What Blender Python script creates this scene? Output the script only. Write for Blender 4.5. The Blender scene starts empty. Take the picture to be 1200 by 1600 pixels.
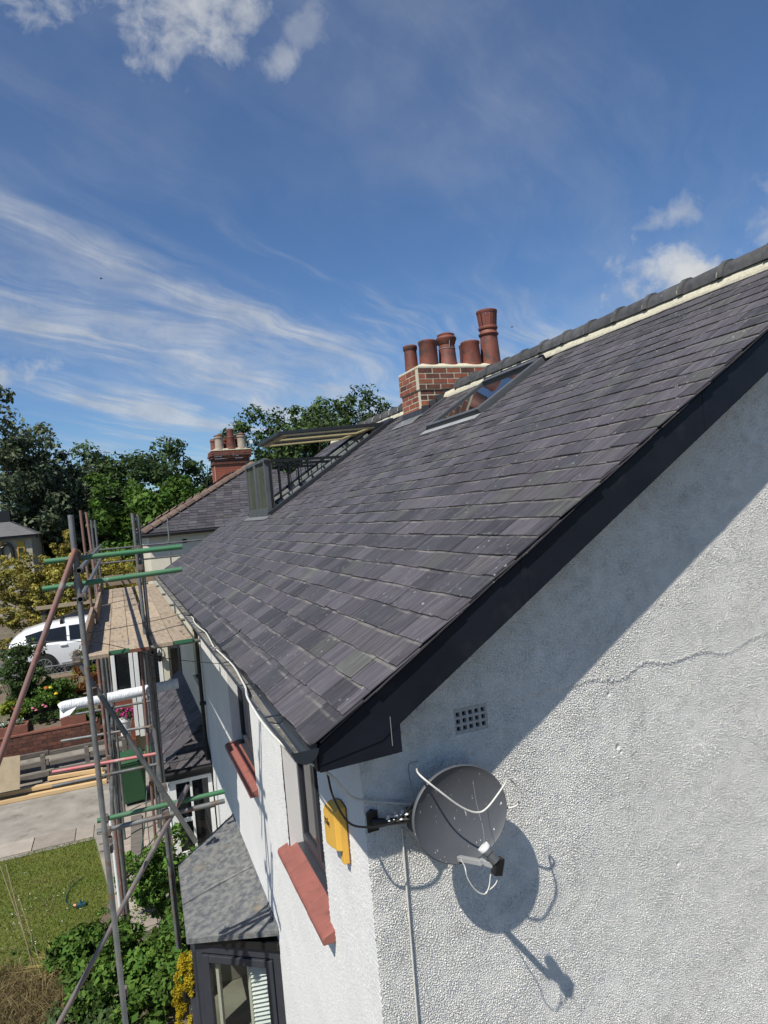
import bpy, math, random
import numpy as np
from mathutils import Vector, Matrix
random.seed(7); rng = np.random.default_rng(7)
SC = bpy.context.scene
COL = SC.collection
# ------------------------------------------------------------------ camera, sun, sky, exposure
cam = bpy.data.objects.new('camera', bpy.data.cameras.new('camera')); COL.objects.link(cam)
cam.data.sensor_fit = 'VERTICAL'; cam.data.sensor_height = 24.0; cam.data.lens = 24.0 * 1060 / 1600
cam.data.clip_start = 0.05; cam.data.clip_end = 2000
RX, RY, RZ = (0.926, -0.087, 0.367), (-0.367, 0.024, 0.93), (-0.0899, -0.996, -0.0102)   # world axes seen by the lens
M3 = Matrix(((RX[0], -RX[1], -RX[2]), (RY[0], -RY[1], -RY[2]), (RZ[0], -RZ[1], -RZ[2])))
CAM = Vector((-0.857, 0, 6.2))
cam.matrix_world = Matrix.Translation(CAM) @ M3.to_quaternion().to_matrix().to_4x4()
SC.camera = cam
SUN = Vector((-1.33, -1.0, 2.30)).normalized()
sl = bpy.data.lights.new('sun', 'SUN'); sl.energy = 4.8; sl.angle = math.radians(0.5); sl.color = (1.0, 0.955, 0.87)
so = bpy.data.objects.new('sun', sl); COL.objects.link(so); so.rotation_mode = 'QUATERNION'
so.rotation_quaternion = SUN.to_track_quat('Z', 'Y'); so.location = (-20, -15, 40)
SC.view_settings.view_transform = 'Standard'; SC.view_settings.look = 'None'
SC.view_settings.exposure = 0.3; SC.view_settings.gamma = 1.0; SC.view_settings.use_curve_mapping = False
try:
    SC.cycles.max_bounces = 6; SC.cycles.transparent_max_bounces = 12; SC.cycles.sample_clamp_indirect = 4.0
except Exception: pass

W = bpy.data.worlds.new('World'); SC.world = W; W.use_nodes = True
nt = W.node_tree; N = nt.nodes; L = nt.links; N.clear()
def wn(t, **k):
    n = N.new(t)
    for a, b in k.items(): setattr(n, a, b)
    return n
def lk(a, b): L.new(a, b)
def wm(op, a, b=None, c=None, clamp=False):
    n = N.new('ShaderNodeMath'); n.operation = op; n.use_clamp = clamp
    for i, v in enumerate((a, b, c)):
        if v is None: continue
        if isinstance(v, (int, float)): n.inputs[i].default_value = v
        else: L.new(v, n.inputs[i])
    return n.outputs[0]
sky = wn('ShaderNodeTexSky', sky_type='NISHITA'); sky.sun_disc = False
sky.sun_elevation = math.asin(SUN.z); sky.sun_rotation = math.atan2(SUN.x, SUN.y)
sky.altitude = 60; sky.air_density = 1.0; sky.dust_density = 0.25; sky.ozone_density = 3.2
SKY_S = 0.076
bgs = wn('ShaderNodeBackground'); bgs.inputs[1].default_value = SKY_S
tint = wn('ShaderNodeMix', data_type='RGBA', blend_type='MULTIPLY'); tint.inputs[0].default_value = 1.0
lk(sky.outputs[0], tint.inputs[6]); tint.inputs[7].default_value = (0.71, 0.925, 1.15, 1); lk(tint.outputs[2], bgs.inputs[0])
tc = wn('ShaderNodeTexCoord'); sep = wn('ShaderNodeSeparateXYZ'); lk(tc.outputs['Generated'], sep.inputs[0])
den = wm('ADD', wm('MAXIMUM', sep.outputs[2], 0.0), 0.12)
px = wm('DIVIDE', sep.outputs[0], den); py = wm('DIVIDE', sep.outputs[1], den)
ca, sa = math.cos(math.radians(40)), math.sin(math.radians(40))
along = wm('ADD', wm('MULTIPLY', px, ca), wm('MULTIPLY', py, sa))
across = wm('SUBTRACT', wm('MULTIPLY', py, ca), wm('MULTIPLY', px, sa))
def comb(x, y, z=0.0):
    n = wn('ShaderNodeCombineXYZ')
    for i, v in enumerate((x, y, z)):
        if isinstance(v, (int, float)): n.inputs[i].default_value = v
        else: lk(v, n.inputs[i])
    return n.outputs[0]
def noise(vec, scale, detail=6, rough=0.55, dist=0.0, dim='3D'):
    n = wn('ShaderNodeTexNoise'); n.noise_dimensions = dim
    lk(vec, n.inputs['Vector']); n.inputs['Scale'].default_value = scale; n.inputs['Detail'].default_value = detail
    n.inputs['Roughness'].default_value = rough; n.inputs['Distortion'].default_value = dist
    return n.outputs[0]
def sstep(v, a, b, lo=0.0, hi=1.0):
    n = wn('ShaderNodeMapRange'); n.interpolation_type = 'SMOOTHSTEP'; lk(v, n.inputs[0])
    n.inputs[1].default_value = a; n.inputs[2].default_value = b; n.inputs[3].default_value = lo; n.inputs[4].default_value = hi
    return n.outputs[0]
# fine fibres of cirrus drawn along one wind direction, in wide bands
warp = noise(comb(along, across), 0.9, 3)
acr_w = wm('ADD', across, wm('MULTIPLY', warp, 0.55))
fib = noise(comb(wm('MULTIPLY', along, 0.9), wm('MULTIPLY', acr_w, 5.0)), 1.0, 9, 0.62, 0.3)
band = noise(comb(wm('MULTIPLY', along, 0.35), wm('MULTIPLY', acr_w, 1.5), 3.1), 1.5, 4, 0.5)
patch = noise(comb(px, py, 7.7), 0.75, 4, 0.55)
lowband = sstep(py, 1.55, 2.5)
right = sstep(px, 1.9, 0.3)
cir = wm('MULTIPLY', sstep(fib, 0.42, 0.74), sstep(band, 0.36, 0.62))
cir = wm('MULTIPLY', cir, wm('ADD', wm('MULTIPLY', lowband, 0.95), 0.14))
veil = wm('MULTIPLY', sstep(patch, 0.40, 0.72), sstep(noise(comb(wm('MULTIPLY', along, 0.6), wm('MULTIPLY', acr_w, 1.6), 9.0), 1.1, 7, 0.6), 0.3, 0.75))
veil = wm('ADD', wm('MULTIPLY', wm('MULTIPLY', veil, sstep(px, -0.35, 0.75, 0.35, 1.15)), 0.46), 0.02)
# a few named bands as wide as the photographed ones: centre line across = c, half width w
def streak(c, w, a0, a1, amp):
    d = wm('ABSOLUTE', wm('SUBTRACT', wm('ADD', across, wm('MULTIPLY', wm('SUBTRACT', warp, 0.5), 0.22)), c))
    m = sstep(d, w, 0.0)
    e = wm('MULTIPLY', sstep(along, a0 - 0.3, a0 + 0.3), sstep(along, a1 + 0.5, a1 - 0.5))
    return wm('MULTIPLY', wm('MULTIPLY', wm('MULTIPLY', m, e), amp), sstep(fib, 0.26, 0.70))
st = streak(1.49, 0.17, 0.7, 3.2, 0.95)
for a in ((1.79, 0.15, 1.2, 2.5, 0.8), (1.95, 0.26, 1.2, 4.0, 0.7), (2.55, 0.26, 1.6, 4.2, 0.95), (2.2, 0.16, 2.2, 4.0, 0.85), (1.62, 0.10, 1.5, 3.2, 0.6), (1.30, 0.05, 1.0, 2.0, 0.4)): st = wm('MAXIMUM', st, streak(*a))
# cumulus: lumpy heaps at a few bearings
dirv = tc.outputs['Generated']
cumn = noise(dirv, 9.0, 8, 0.58, 0.2)
cumn2 = noise(dirv, 24.0, 8, 0.62, 0.4)
cum = None
for (x, y, z, r, asp, amp) in ((0.135, 0.80, 0.592, 0.086, 0.62, 0.82), (0.262, 0.775, 0.576, 0.045, 0.9, 0.36), (0.236, 0.801, 0.55, 0.035, 0.8, .5), (0.702, 0.664, 0.262, 0.085, 0.6, 1.0), (-0.130, 0.972, 0.205, 0.070, 0.55, 0.9),
                        (0.687, 0.647, 0.332, 0.045, 0.55, 0.55), (-0.101, 0.956, 0.277, 0.04, 0.5, 0.55), (-0.10, 0.80, 0.60, 0.10, 0.6, 0.85), (0.775, 0.555, 0.30, 0.085, 0.8, 0.6),
                        (-0.6, 0.7, 0.35, 0.12, 0.5, 0.9), (0.9, 0.1, 0.3, 0.13, 0.5, 0.9), (-0.7, -0.5, 0.4, 0.14, 0.5, 0.9), (0.3, -0.9, 0.3, 0.14, 0.5, 0.9)):
    v = wn('ShaderNodeVectorMath', operation='SUBTRACT'); lk(dirv, v.inputs[0]); v.inputs[1].default_value = (x, y, z)
    w_ = wn('ShaderNodeVectorMath', operation='MULTIPLY'); lk(v.outputs[0], w_.inputs[0]); w_.inputs[1].default_value = (1, 1, 1 / asp)
    ln = wn('ShaderNodeVectorMath', operation='LENGTH'); lk(w_.outputs[0], ln.inputs[0])
    rr = wm('DIVIDE', ln.outputs['Value'], r)
    k = wm('MULTIPLY', sstep(wm('ADD', rr, wm('ADD', wm('MULTIPLY', wm('SUBTRACT', cumn, 0.5), 2.8), wm('MULTIPLY', wm('SUBTRACT', cumn2, 0.5), 1.7))), 1.15, 0.10), amp)
    cum = k if cum is None else wm('MAXIMUM', cum, k)
soft = wm('ABSOLUTE', wm('SUBTRACT', wm('ADD', across, wm('MULTIPLY', wm('SUBTRACT', warp, 0.5), 0.5)), 1.82))
feath = noise(comb(wm('MULTIPLY', along, 1.6), wm('MULTIPLY', acr_w, 3.2), 5.0), 1.0, 10, 0.66, 0.6)
softb = wm('MULTIPLY', wm('MULTIPLY', sstep(soft, 0.62, 0.05), sstep(feath, 0.28, 0.70)), wm('MULTIPLY', sstep(along, 0.5, 1.6), sstep(along, 5.0, 3.6)))
cov = wm('ADD', wm('ADD', cir, veil), wm('MAXIMUM', wm('MULTIPLY', st, 0.85), wm('MULTIPLY', softb, 0.72)), clamp=True)
cov = wm('MULTIPLY', cov, 0.68)
cov = wm('MAXIMUM', cov, cum, clamp=True)
cov = wm('MULTIPLY', cov, sstep(sep.outputs[2], -0.02, 0.05))
shade = noise(dirv, 16.0, 6, 0.6)
ccol = wn('ShaderNodeMix', data_type='RGBA'); lk(sstep(shade, 0.3, 0.7), ccol.inputs[0])
ccol.inputs[6].default_value = (0.56, 0.60, 0.66, 1); ccol.inputs[7].default_value = (0.80, 0.82, 0.84, 1)
bgc = wn('ShaderNodeBackground'); lk(ccol.outputs[2], bgc.inputs[0]); bgc.inputs[1].default_value = 0.66
mx = wn('ShaderNodeMixShader'); lk(cov, mx.inputs[0]); lk(bgs.outputs[0], mx.inputs[1]); lk(bgc.outputs[0], mx.inputs[2])
wo = wn('ShaderNodeOutputWorld'); lk(mx.outputs[0], wo.inputs[0])

# ------------------------------------------------------------------ helpers
class MB:
    """collects faces; build() links them as one mesh object"""
    def __init__(s): s.v = []; s.f = []; s.r = []; s.cur = 0.5
    def face(s, pts):
        i = len(s.v); s.v += [tuple(p) for p in pts]; s.f.append(tuple(range(i, i + len(pts)))); s.r.append(s.cur); return s
    def mesh(s, vs, fs):
        i = len(s.v); s.v += [tuple(p) for p in vs]
        for f in fs: s.f.append(tuple(i + k for k in f)); s.r.append(s.cur)
        return s
    def box(s, a, b, m=None):
        (x0, y0, z0), (x1, y1, z1) = a, b
        vs = [(x0, y0, z0), (x1, y0, z0), (x1, y1, z0), (x0, y1, z0), (x0, y0, z1), (x1, y0, z1), (x1, y1, z1), (x0, y1, z1)]
        if m is not None: vs = [tuple(m @ Vector(p)) for p in vs]
        F_ = [(3, 2, 1, 0), (4, 5, 6, 7), (0, 1, 5, 4), (1, 2, 6, 5), (2, 3, 7, 6), (3, 0, 4, 7)]
        if m is not None and m.determinant() < 0: F_ = [f[::-1] for f in F_]
        return s.mesh(vs, F_)
    def prism(s, poly, d):
        d = Vector(d); n = len(poly); vs = [Vector(p) for p in poly]; vs = vs + [p + d for p in vs]
        fs = [tuple(range(n - 1, -1, -1)), tuple(range(n, 2 * n))] + [(i, (i + 1) % n, n + (i + 1) % n, n + i) for i in range(n)]
        return s.mesh(vs, fs)
    def beam(s, p, q, w, h, up=(0, 0, 1)):
        p, q = Vector(p), Vector(q); d = (q - p).normalized(); x = d.cross(Vector(up)).normalized(); z = x.cross(d)
        r = [p - x * w / 2 - z * h / 2, p + x * w / 2 - z * h / 2, p + x * w / 2 + z * h / 2, p - x * w / 2 + z * h / 2]
        return s.prism(r, q - p)
    def tube(s, pts, r, n=8, hollow=False, r1=None):
        pts = [Vector(p) for p in pts]; m = len(pts); rings = []; ref = Vector((0.31, 0.17, 0.93))
        for i, p in enumerate(pts):
            t = (pts[min(i + 1, m - 1)] - pts[max(i - 1, 0)]).normalized()
            a = t.cross(ref)
            if a.length < 1e-3: a = t.cross(Vector((1, 0, 0)))
            a.normalize(); b = t.cross(a); ref = b.cross(t) * -1 if False else ref
            rad = r if r1 is None else r + (r1 - r) * i / (m - 1)
            rings.append([p + (a * math.cos(6.2832 * k / n) + b * math.sin(6.2832 * k / n)) * rad for k in range(n)])
        vs = [v for g in rings for v in g]; fs = []
        for i in range(m - 1):
            for k in range(n):
                k2 = (k + 1) % n; fs.append((i * n + k, i * n + k2, (i + 1) * n + k2, (i + 1) * n + k))
        if not hollow: fs += [tuple(range(n - 1, -1, -1)), tuple(range((m - 1) * n, m * n))]
        s.mesh(vs, fs)
        if hollow:
            for e, (p, g) in enumerate(((pts[0], rings[0]), (pts[-1], rings[-1]))):
                d = ((pts[1] - pts[0]) if e == 0 else (pts[-2] - pts[-1])).normalized()
                inn = [p + (v - p) * 0.84 for v in g]; dp = [p + (v - p) * 0.84 + d * 0.12 for v in g]
                s.mesh(g + inn + dp, [(k, (k + 1) % n, n + (k + 1) % n, n + k) for k in range(n)] + [(n + k, n + (k + 1) % n, 2 * n + (k + 1) % n, 2 * n + k) for k in range(n)] + [tuple(range(2 * n, 3 * n))])
        return s
    def lathe(s, prof, c, n=20, m=None, cap=True):
        c = Vector(c); vs = []
        for (r, z) in prof:
            for k in range(n):
                a = 6.28318 * k / n; p = Vector((r * math.cos(a), r * math.sin(a), z))
                vs.append(c + ((m @ p) if m is not None else p))
        fs = [(i * n + k, i * n + (k + 1) % n, (i + 1) * n + (k + 1) % n, (i + 1) * n + k) for i in range(len(prof) - 1) for k in range(n)]
        if cap: fs += [tuple(range(n - 1, -1, -1)), tuple(range((len(prof) - 1) * n, len(prof) * n))]
        return s.mesh(vs, fs)
    def data(s, name, m, smooth=False):
        me = bpy.data.meshes.new(name); me.from_pydata(s.v, [], s.f)
        if getattr(s, 'tail', None):
            ta = me.attributes.new('tail', 'FLOAT', 'POINT'); ta.data.foreach_set('value', s.tail)
        if len(set(s.r)) > 1:
            at = me.attributes.new('rnd', 'FLOAT', 'FACE'); at.data.foreach_set('value', s.r)
        if smooth:
            me.polygons.foreach_set('use_smooth', [True] * len(me.polygons))
            try: me.set_sharp_from_angle(angle=math.radians(smooth if smooth > 1 else 40))
            except Exception: pass
        if m: me.materials.append(m)
        me.update(); return me
    def build(s, name, m, parent=None, smooth=False, bevel=0):
        return link(name, s.data(name, m, smooth), parent, bevel)
def link(name, me, parent=None, bevel=0, mw=None):
    o = bpy.data.objects.new(name, me); COL.objects.link(o)
    if parent is not None:
        o.parent = parent
        if parent.type == 'EMPTY': o.matrix_parent_inverse = Matrix.Translation(-Vector(parent.location))
    if mw is not None: o.matrix_basis = mw
    if bevel:
        b = o.modifiers.new('edge', 'BEVEL'); b.width = bevel; b.segments = 2; b.limit_method = 'ANGLE'; b.angle_limit = math.radians(50)
    return o
def thing(name, label, cat, loc=(0, 0, 0), group=None):
    o = bpy.data.objects.new(name, None); COL.objects.link(o); o.location = loc; o.empty_display_size = 0.2
    o['label'] = label; o['category'] = cat
    if group: o['group'] = group
    return o
def tag(o, label, cat, group=None):
    o['label'] = label; o['category'] = cat
    if group: o['group'] = group
    return o
def kind(o, k): o['kind'] = k; return o
def spline(pts, n=8):
    P = [Vector(p) for p in pts]; P = [P[0] * 2 - P[1]] + P + [P[-1] * 2 - P[-2]]; out = []
    for i in range(1, len(P) - 2):
        for k in range(n):
            t = k / n; a, b, c, d = P[i - 1:i + 3]
            out.append(0.5 * ((2 * b) + (c - a) * t + (2 * a - 5 * b + 4 * c - d) * t * t + (3 * b - a - 3 * c + d) * t ** 3))
    out.append(P[-2]); return out

# ------------------------------------------------------------------ materials
def pm(name, c1, c2=None, scale=6, rough=0.7, bump=None, stretch=(1, 1, 1), metal=0.0, spec=0.5, rv=0.0, av=0.0, detail=6, pos=(0.35, 0.65), c3=None, s3=40, t3=(0.62, 0.7), stretch3=None, rnd_off=False, trans=0.0, hue=0.0, coat=0.0):
    m = bpy.data.materials.new(name); m.use_nodes = True; t = m.node_tree; n = t.nodes; l = t.links
    b = n['Principled BSDF']; b.inputs['Roughness'].default_value = rough; b.inputs['Metallic'].default_value = metal
    b.inputs['Specular IOR Level'].default_value = spec; b.inputs['Coat Weight'].default_value = coat
    def nw(k, **a):
        x = n.new(k)
        for q, v in a.items(): setattr(x, q, v)
        return x
    co = nw('ShaderNodeTexCoord'); oi = nw('ShaderNodeObjectInfo')
    vec = co.outputs['Object']
    if rnd_off:
        ad = nw('ShaderNodeVectorMath', operation='ADD'); sc = nw('ShaderNodeVectorMath', operation='SCALE')
        cb = nw('ShaderNodeCombineXYZ'); 
        for i in range(3): l.new(oi.outputs['Random'], cb.inputs[i])
        l.new(cb.outputs[0], sc.inputs[0]); sc.inputs['Scale'].default_value = 97.0
        l.new(vec, ad.inputs[0]); l.new(sc.outputs[0], ad.inputs[1]); vec = ad.outputs[0]
    def nz(scale, st, det, rg=0.6):
        mp = nw('ShaderNodeMapping'); mp.inputs['Scale'].default_value = st; l.new(vec, mp.inputs[0])
        x = nw('ShaderNodeTexNoise'); x.inputs['Scale'].default_value = scale; x.inputs['Detail'].default_value = det; x.inputs['Roughness'].default_value = rg
        l.new(mp.outputs[0], x.inputs['Vector']); return x.outputs[0]
    def mr(v, a, b_, lo=0, hi=1):
        x = nw('ShaderNodeMapRange'); l.new(v, x.inputs[0])
        for i, q in enumerate((a, b_, lo, hi)): x.inputs[i + 1].default_value = q
        return x.outputs[0]
    def mix(f, a, b_, bt='MIX'):
        x = nw('ShaderNodeMix', data_type='RGBA', blend_type=bt)
        for sk, v in ((x.inputs[0], f), (x.inputs[6], a), (x.inputs[7], b_)):
            if isinstance(v, (int, float)): sk.default_value = v
            elif isinstance(v, tuple): sk.default_value = (*v[:3], 1)
            else: l.new(v, sk)
        return x.outputs[2]
    col = c1
    if c2 is not None:
        col = mix(mr(nz(scale, stretch, detail), pos[0], pos[1]), c1, c2)
    if c3 is not None:
        col = mix(mr(nz(s3, stretch3 or stretch, 4), t3[0], t3[1]), col, c3)
    if rv or av:
        if av:
            at = nw('ShaderNodeAttribute', attribute_name='rnd'); src = at.outputs['Fac']; amt = av
        else: src = oi.outputs['Random']; amt = rv
        g = nw('ShaderNodeCombineColor'); k = mr(src, 0, 1, 1 - amt, 1 + amt)
        for i in range(3): l.new(k, g.inputs[i])
        col = mix(1.0, col, g.outputs[0], 'MULTIPLY')
        if hue:
            hs = nw('ShaderNodeHueSaturation'); l.new(col, hs.inputs['Color']) if not isinstance(col, tuple) else None
            h2 = nw('ShaderNodeMath', operation='FRACT'); h1 = nw('ShaderNodeMath', operation='MULTIPLY'); l.new(src, h1.inputs[0]); h1.inputs[1].default_value = 7.31; l.new(h1.outputs[0], h2.inputs[0])
            l.new(mr(h2.outputs[0], 0, 1, 0.5 - hue, 0.5 + hue), hs.inputs['Hue']); col = hs.outputs[0]
    if isinstance(col, tuple): b.inputs['Base Color'].default_value = (*col, 1)
    else: l.new(col, b.inputs['Base Color'])
    if bump:
        prev = None
        for (bs, st_, dist, *rest) in bump:
            bp = nw('ShaderNodeBump'); bp.inputs['Strength'].default_value = st_; bp.inputs['Distance'].default_value = dist
            l.new(nz(bs, rest[0] if rest else stretch, 5), bp.inputs['Height'])
            if prev: l.new(prev, bp.inputs['Normal'])
            prev = bp.outputs[0]
        l.new(prev, b.inputs['Normal'])
    if trans:
        tr = nw('ShaderNodeBsdfTranslucent'); ms = nw('ShaderNodeMixShader'); ms.inputs[0].default_value = trans
        if isinstance(col, tuple): tr.inputs[0].default_value = (*col, 1)
        else: l.new(col, tr.inputs[0])
        l.new(b.outputs[0], ms.inputs[1]); l.new(tr.outputs[0], ms.inputs[2]); l.new(ms.outputs[0], n['Material Output'].inputs[0])
    return m

def slate_material(name, attr):
    m = bpy.data.materials.new(name); m.use_nodes = True; t = m.node_tree; n = t.nodes; l = t.links; b = n['Principled BSDF']
    def nw(k, **a):
        x = n.new(k)
        for q, v in a.items(): setattr(x, q, v)
        return x
    ge = nw('ShaderNodeNewGeometry'); dot = nw('ShaderNodeVectorMath', operation='DOT_PRODUCT'); l.new(ge.outputs['Position'], dot.inputs[0]); dot.inputs[1].default_value = (0.848, 0, 0.531)
    sp = nw('ShaderNodeSeparateXYZ'); l.new(ge.outputs['Position'], sp.inputs[0])
    if attr: rnd = nw('ShaderNodeAttribute', attribute_name='rnd').outputs['Fac']
    else: rnd = nw('ShaderNodeObjectInfo').outputs['Random']
    def math_(op, a, b_):
        x = nw('ShaderNodeMath', operation=op)
        for i, v in enumerate((a, b_)):
            if isinstance(v, (int, float)): x.inputs[i].default_value = v
            else: l.new(v, x.inputs[i])
        return x.outputs[0]
    r2 = math_('FRACT', math_('MULTIPLY', rnd, 13.7), 0); r3 = math_('FRACT', math_('MULTIPLY', rnd, 37.3), 0)
    def vec(fy, fs):
        c = nw('ShaderNodeCombineXYZ'); l.new(math_('MULTIPLY', sp.outputs[1], fy), c.inputs[0]); l.new(math_('MULTIPLY', dot.outputs['Value'], fs), c.inputs[1]); l.new(math_('MULTIPLY', rnd, 40.0), c.inputs[2]); return c.outputs[0]
    def nz(v, sc, det, rg=0.6):
        x = nw('ShaderNodeTexNoise'); l.new(v, x.inputs['Vector']); x.inputs['Scale'].default_value = sc; x.inputs['Detail'].default_value = det; x.inputs['Roughness'].default_value = rg; return x.outputs[0]
    def mr(v, a, b_, lo=0, hi=1, sm=False):
        x = nw('ShaderNodeMapRange'); l.new(v, x.inputs[0])
        for i, q in enumerate((a, b_, lo, hi)): x.inputs[i + 1].default_value = q
        return x.outputs[0]
    def mix(f, a, b_, bt='MIX'):
        x = nw('ShaderNodeMix', data_type='RGBA', blend_type=bt)
        for sk, v in ((x.inputs[0], f), (x.inputs[6], a), (x.inputs[7], b_)):
            if isinstance(v, (int, float)): sk.default_value = v
            elif isinstance(v, tuple): sk.default_value = (*v[:3], 1)
            else: l.new(v, sk)
        return x.outputs[2]
    cr = nw('ShaderNodeValToRGB'); l.new(rnd, cr.inputs[0]); e = cr.color_ramp.elements; cr.color_ramp.interpolation = 'CONSTANT'
    cols = [(0, (.050, .047, .053)), (.12, (.068, .064, .072)), (.27, (.080, .074, .085)), (.42, (.060, .059, .066)), (.54, (.096, .089, .100)), (.68, (.076, .069, .078)), (.82, (.092, .086, .090)), (.91, (.080, .079, .076)), (.96, (.105, .105, .098)), (.975, (.050, .048, .055))]
    e[0].position, e[0].color = cols[0][0], (*cols[0][1], 1); e[1].position, e[1].color = cols[1][0], (*cols[1][1], 1)
    for p, c in cols[2:]:
        q = e.new(p); q.color = (*c, 1)
    stre = nz(vec(42, 2.6), 1.0, 6, 0.65)             # weathering runs down the slope
    col = mix(mr(stre, 0.33, 0.70), mix(1.0, cr.outputs[0], (.50, .49, .485), 'MULTIPLY'), mix(1.0, cr.outputs[0], (1.31, 1.28, 1.27), 'MULTIPLY'))
    blot = nz(vec(5, 5), 1.0, 5)
    col = mix(mr(blot, 0.55, 0.78, 0, 0.5), col, (.125, .122, .112))
    # white splashes and lichen dots, in drifts
    vo = nw('ShaderNodeTexVoronoi'); l.new(vec(24, 15), vo.inputs['Vector']); vo.inputs['Scale'].default_value = 1.0; vo.inputs['Randomness'].default_value = 1.0
    drift = nz(vec(1.6, 1.3), 1.0, 3)
    dots = math_('MULTIPLY', mr(vo.outputs['Distance'], 0.19, 0.10), math_('MULTIPLY', mr(drift, 0.47, 0.58), mr(nz(vec(31, 31), 1.0, 1), 0.44, 0.52)))
    col = mix(math_('MULTIPLY', dots, 0.8), col, (.42, .42, .40))
    run = math_('MULTIPLY', mr(nz(vec(60, 1.2), 1.0, 3), 0.64, 0.72), mr(r2, 0.86, 0.9))
    col = mix(math_('MULTIPLY', run, 0.6), col, (.30, .29, .29))
    tl = nw('ShaderNodeAttribute', attribute_name='tail').outputs['Fac']
    tm_ = math_('MULTIPLY', mr(tl, .955, .985), mr(nz(vec(5, 2), 1.0, 6), .49, .66))
    col = mix(math_('MULTIPLY', tm_, .35), col, (.25, .235, .20))
    bd = math_('MULTIPLY', math_('MULTIPLY', mr(tl, .466, .482), mr(tl, .535, .515)), mr(nz(vec(4, 2), 1.0, 6), .42, .60))
    col = mix(math_('MULTIPLY', bd, .46), col, (.27, .255, .22))
    l.new(col, b.inputs['Base Color']); b.inputs['Roughness'].default_value = 0.62; b.inputs['Specular IOR Level'].default_value = 0.32
    bp = nw('ShaderNodeBump'); bp.inputs['Strength'].default_value = 0.5; bp.inputs['Distance'].default_value = 0.004; l.new(nz(vec(38, 9), 1.0, 7, 0.65), bp.inputs['Height'])
    l.new(bp.outputs[0], b.inputs['Normal'])
    return m
M = {}
M['slate'] = slate_material('slate', False); M['slate_far'] = slate_material('slate_many', True)
M['underlay'] = pm('roof_underlay', (.02, .02, .022), rough=.9)
M['render'] = pm('white_roughcast', (.775, .755, .705), (.705, .685, .635), 1.3, .85, bump=[(260, .7, .006)], c3=(.50, .485, .45), s3=3.2, t3=(.56, .92), detail=10)
M['render_front'] = pm('white_pebbledash', (.735, .725, .70), (.685, .675, .65), 1.5, .85, bump=[(260, .6, .004), (110, .5, .006)], c3=(.62, .62, .60), s3=3, t3=(.66, .9))
M['render_old'] = pm('grey_old_render', (.46, .44, .39), (.36, .34, .30), 2.0, .9, bump=[(60, .6, .01)], c3=(.58, .55, .47), s3=1.2, t3=(.5, .7))
M['cream'] = pm('cream_render', (.66, .61, .48), (.60, .56, .45), 1.5, .85, bump=[(50, .4, .01)])
M['reveal'] = pm('white_reveal', (.66, .65, .63), (.58, .57, .545), 4, .7, c3=(.4, .39, .36), s3=9, t3=(.66, .8))
M['navy'] = pm('dark_navy_paint', (.006, .008, .013), (.010, .012, .019), 3, .48, bump=[(9, .25, .01), (60, .15, .003)], spec=.2, c3=(.022, .024, .028), s3=4, t3=(.58, .8), detail=10)
M['gutter'] = pm('dark_gutter', (.020, .026, .034), (.030, .036, .044), 4, .4, c3=(.35, .35, .34), s3=26, t3=(.68, .73))
M['silt'] = pm('gutter_silt', (.24, .225, .20), (.13, .125, .11), 9, .95, bump=[(40, .6, .02)], c3=(.60, .60, .57), s3=22, t3=(.66, .70))
M['grey_frame'] = pm('anthracite_frame', (.030, .033, .042), (.036, .039, .048), 5, .38)
M['black'] = pm('black_plastic', (.010, .010, .011), rough=.4)
M['wframe'] = pm('white_frame', (.74, .75, .74), (.66, .67, .66), 4, .35)
M['terracotta'] = pm('terracotta_paint', (.270, .095, .075), (.225, .082, .066), 7, .6, bump=[(30, .25, .006)], c3=(.15, .065, .05), s3=11, t3=(.56, .72), detail=10)
M['glass'] = pm('dark_glass', (.012, .014, .016), rough=.03, spec=.6)
M['mortar'] = pm('pale_mortar', (.56, .52, .38), (.46, .43, .33), 18, .9, bump=[(50, .5, .01)])
M['ridge'] = pm('ridge_clay', (.040, .040, .042), (.080, .078, .076), 9, .7, bump=[(60, .4, .005)], rv=.25, rnd_off=True, c3=(.20, .20, .19), s3=30, t3=(.66, .74))
M['brick'] = pm('red_brick', (.275, .085, .044), (.19, .06, .034), 12, .85, bump=[(60, .5, .006)], rv=.30, rnd_off=True, hue=.008)
M['brick_soot'] = pm('sooty_brick', (.150, .055, .033), (.075, .032, .024), 10, .85, bump=[(60, .5, .006)], rv=.35, rnd_off=True)
M['pot'] = pm('terracotta_pot', (.20, .056, .034), (.135, .045, .030), 7, .65, bump=[(30, .3, .006)], rv=.15, rnd_off=True, c3=(.060, .036, .030), s3=5, t3=(.52, .68), detail=10)
M['potgrey'] = pm('buff_pot', (.36, .30, .24), (.28, .22, .17), 7, .7)
M['lead'] = pm('lead_sheet', (.105, .108, .112), (.165, .165, .165), 6, .55, bump=[(14, .35, .02), (90, .3, .004)], c3=(.24, .235, .22), s3=11, t3=(.54, .68))
M['leadbay'] = pm('weathered_lead', (.085, .091, .098), (.175, .175, .168), 13, .6, bump=[(9, .6, .03), (70, .6, .008)], c3=(.20, .165, .115), s3=3.4, t3=(.60, .78), detail=12, pos=(.40, .60))
M['flash'] = pm('dark_lead_flashing', (.030, .032, .038), (.05, .052, .058), 5, .5)
M['steel'] = pm('galvanised_tube', (.120, .130, .132), (.205, .208, .202), 5, .45, metal=.35, bump=[(30, .15, .004)], rv=.22, rnd_off=True, c3=(.17, .11, .08), s3=8, t3=(.55, .68))
M['rusty'] = pm('rust_red_tube', (.23, .100, .078), (.19, .125, .108), 5, .6, rv=.2, rnd_off=True, c3=(.30, .26, .25), s3=7, t3=(.58, .7))
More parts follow.
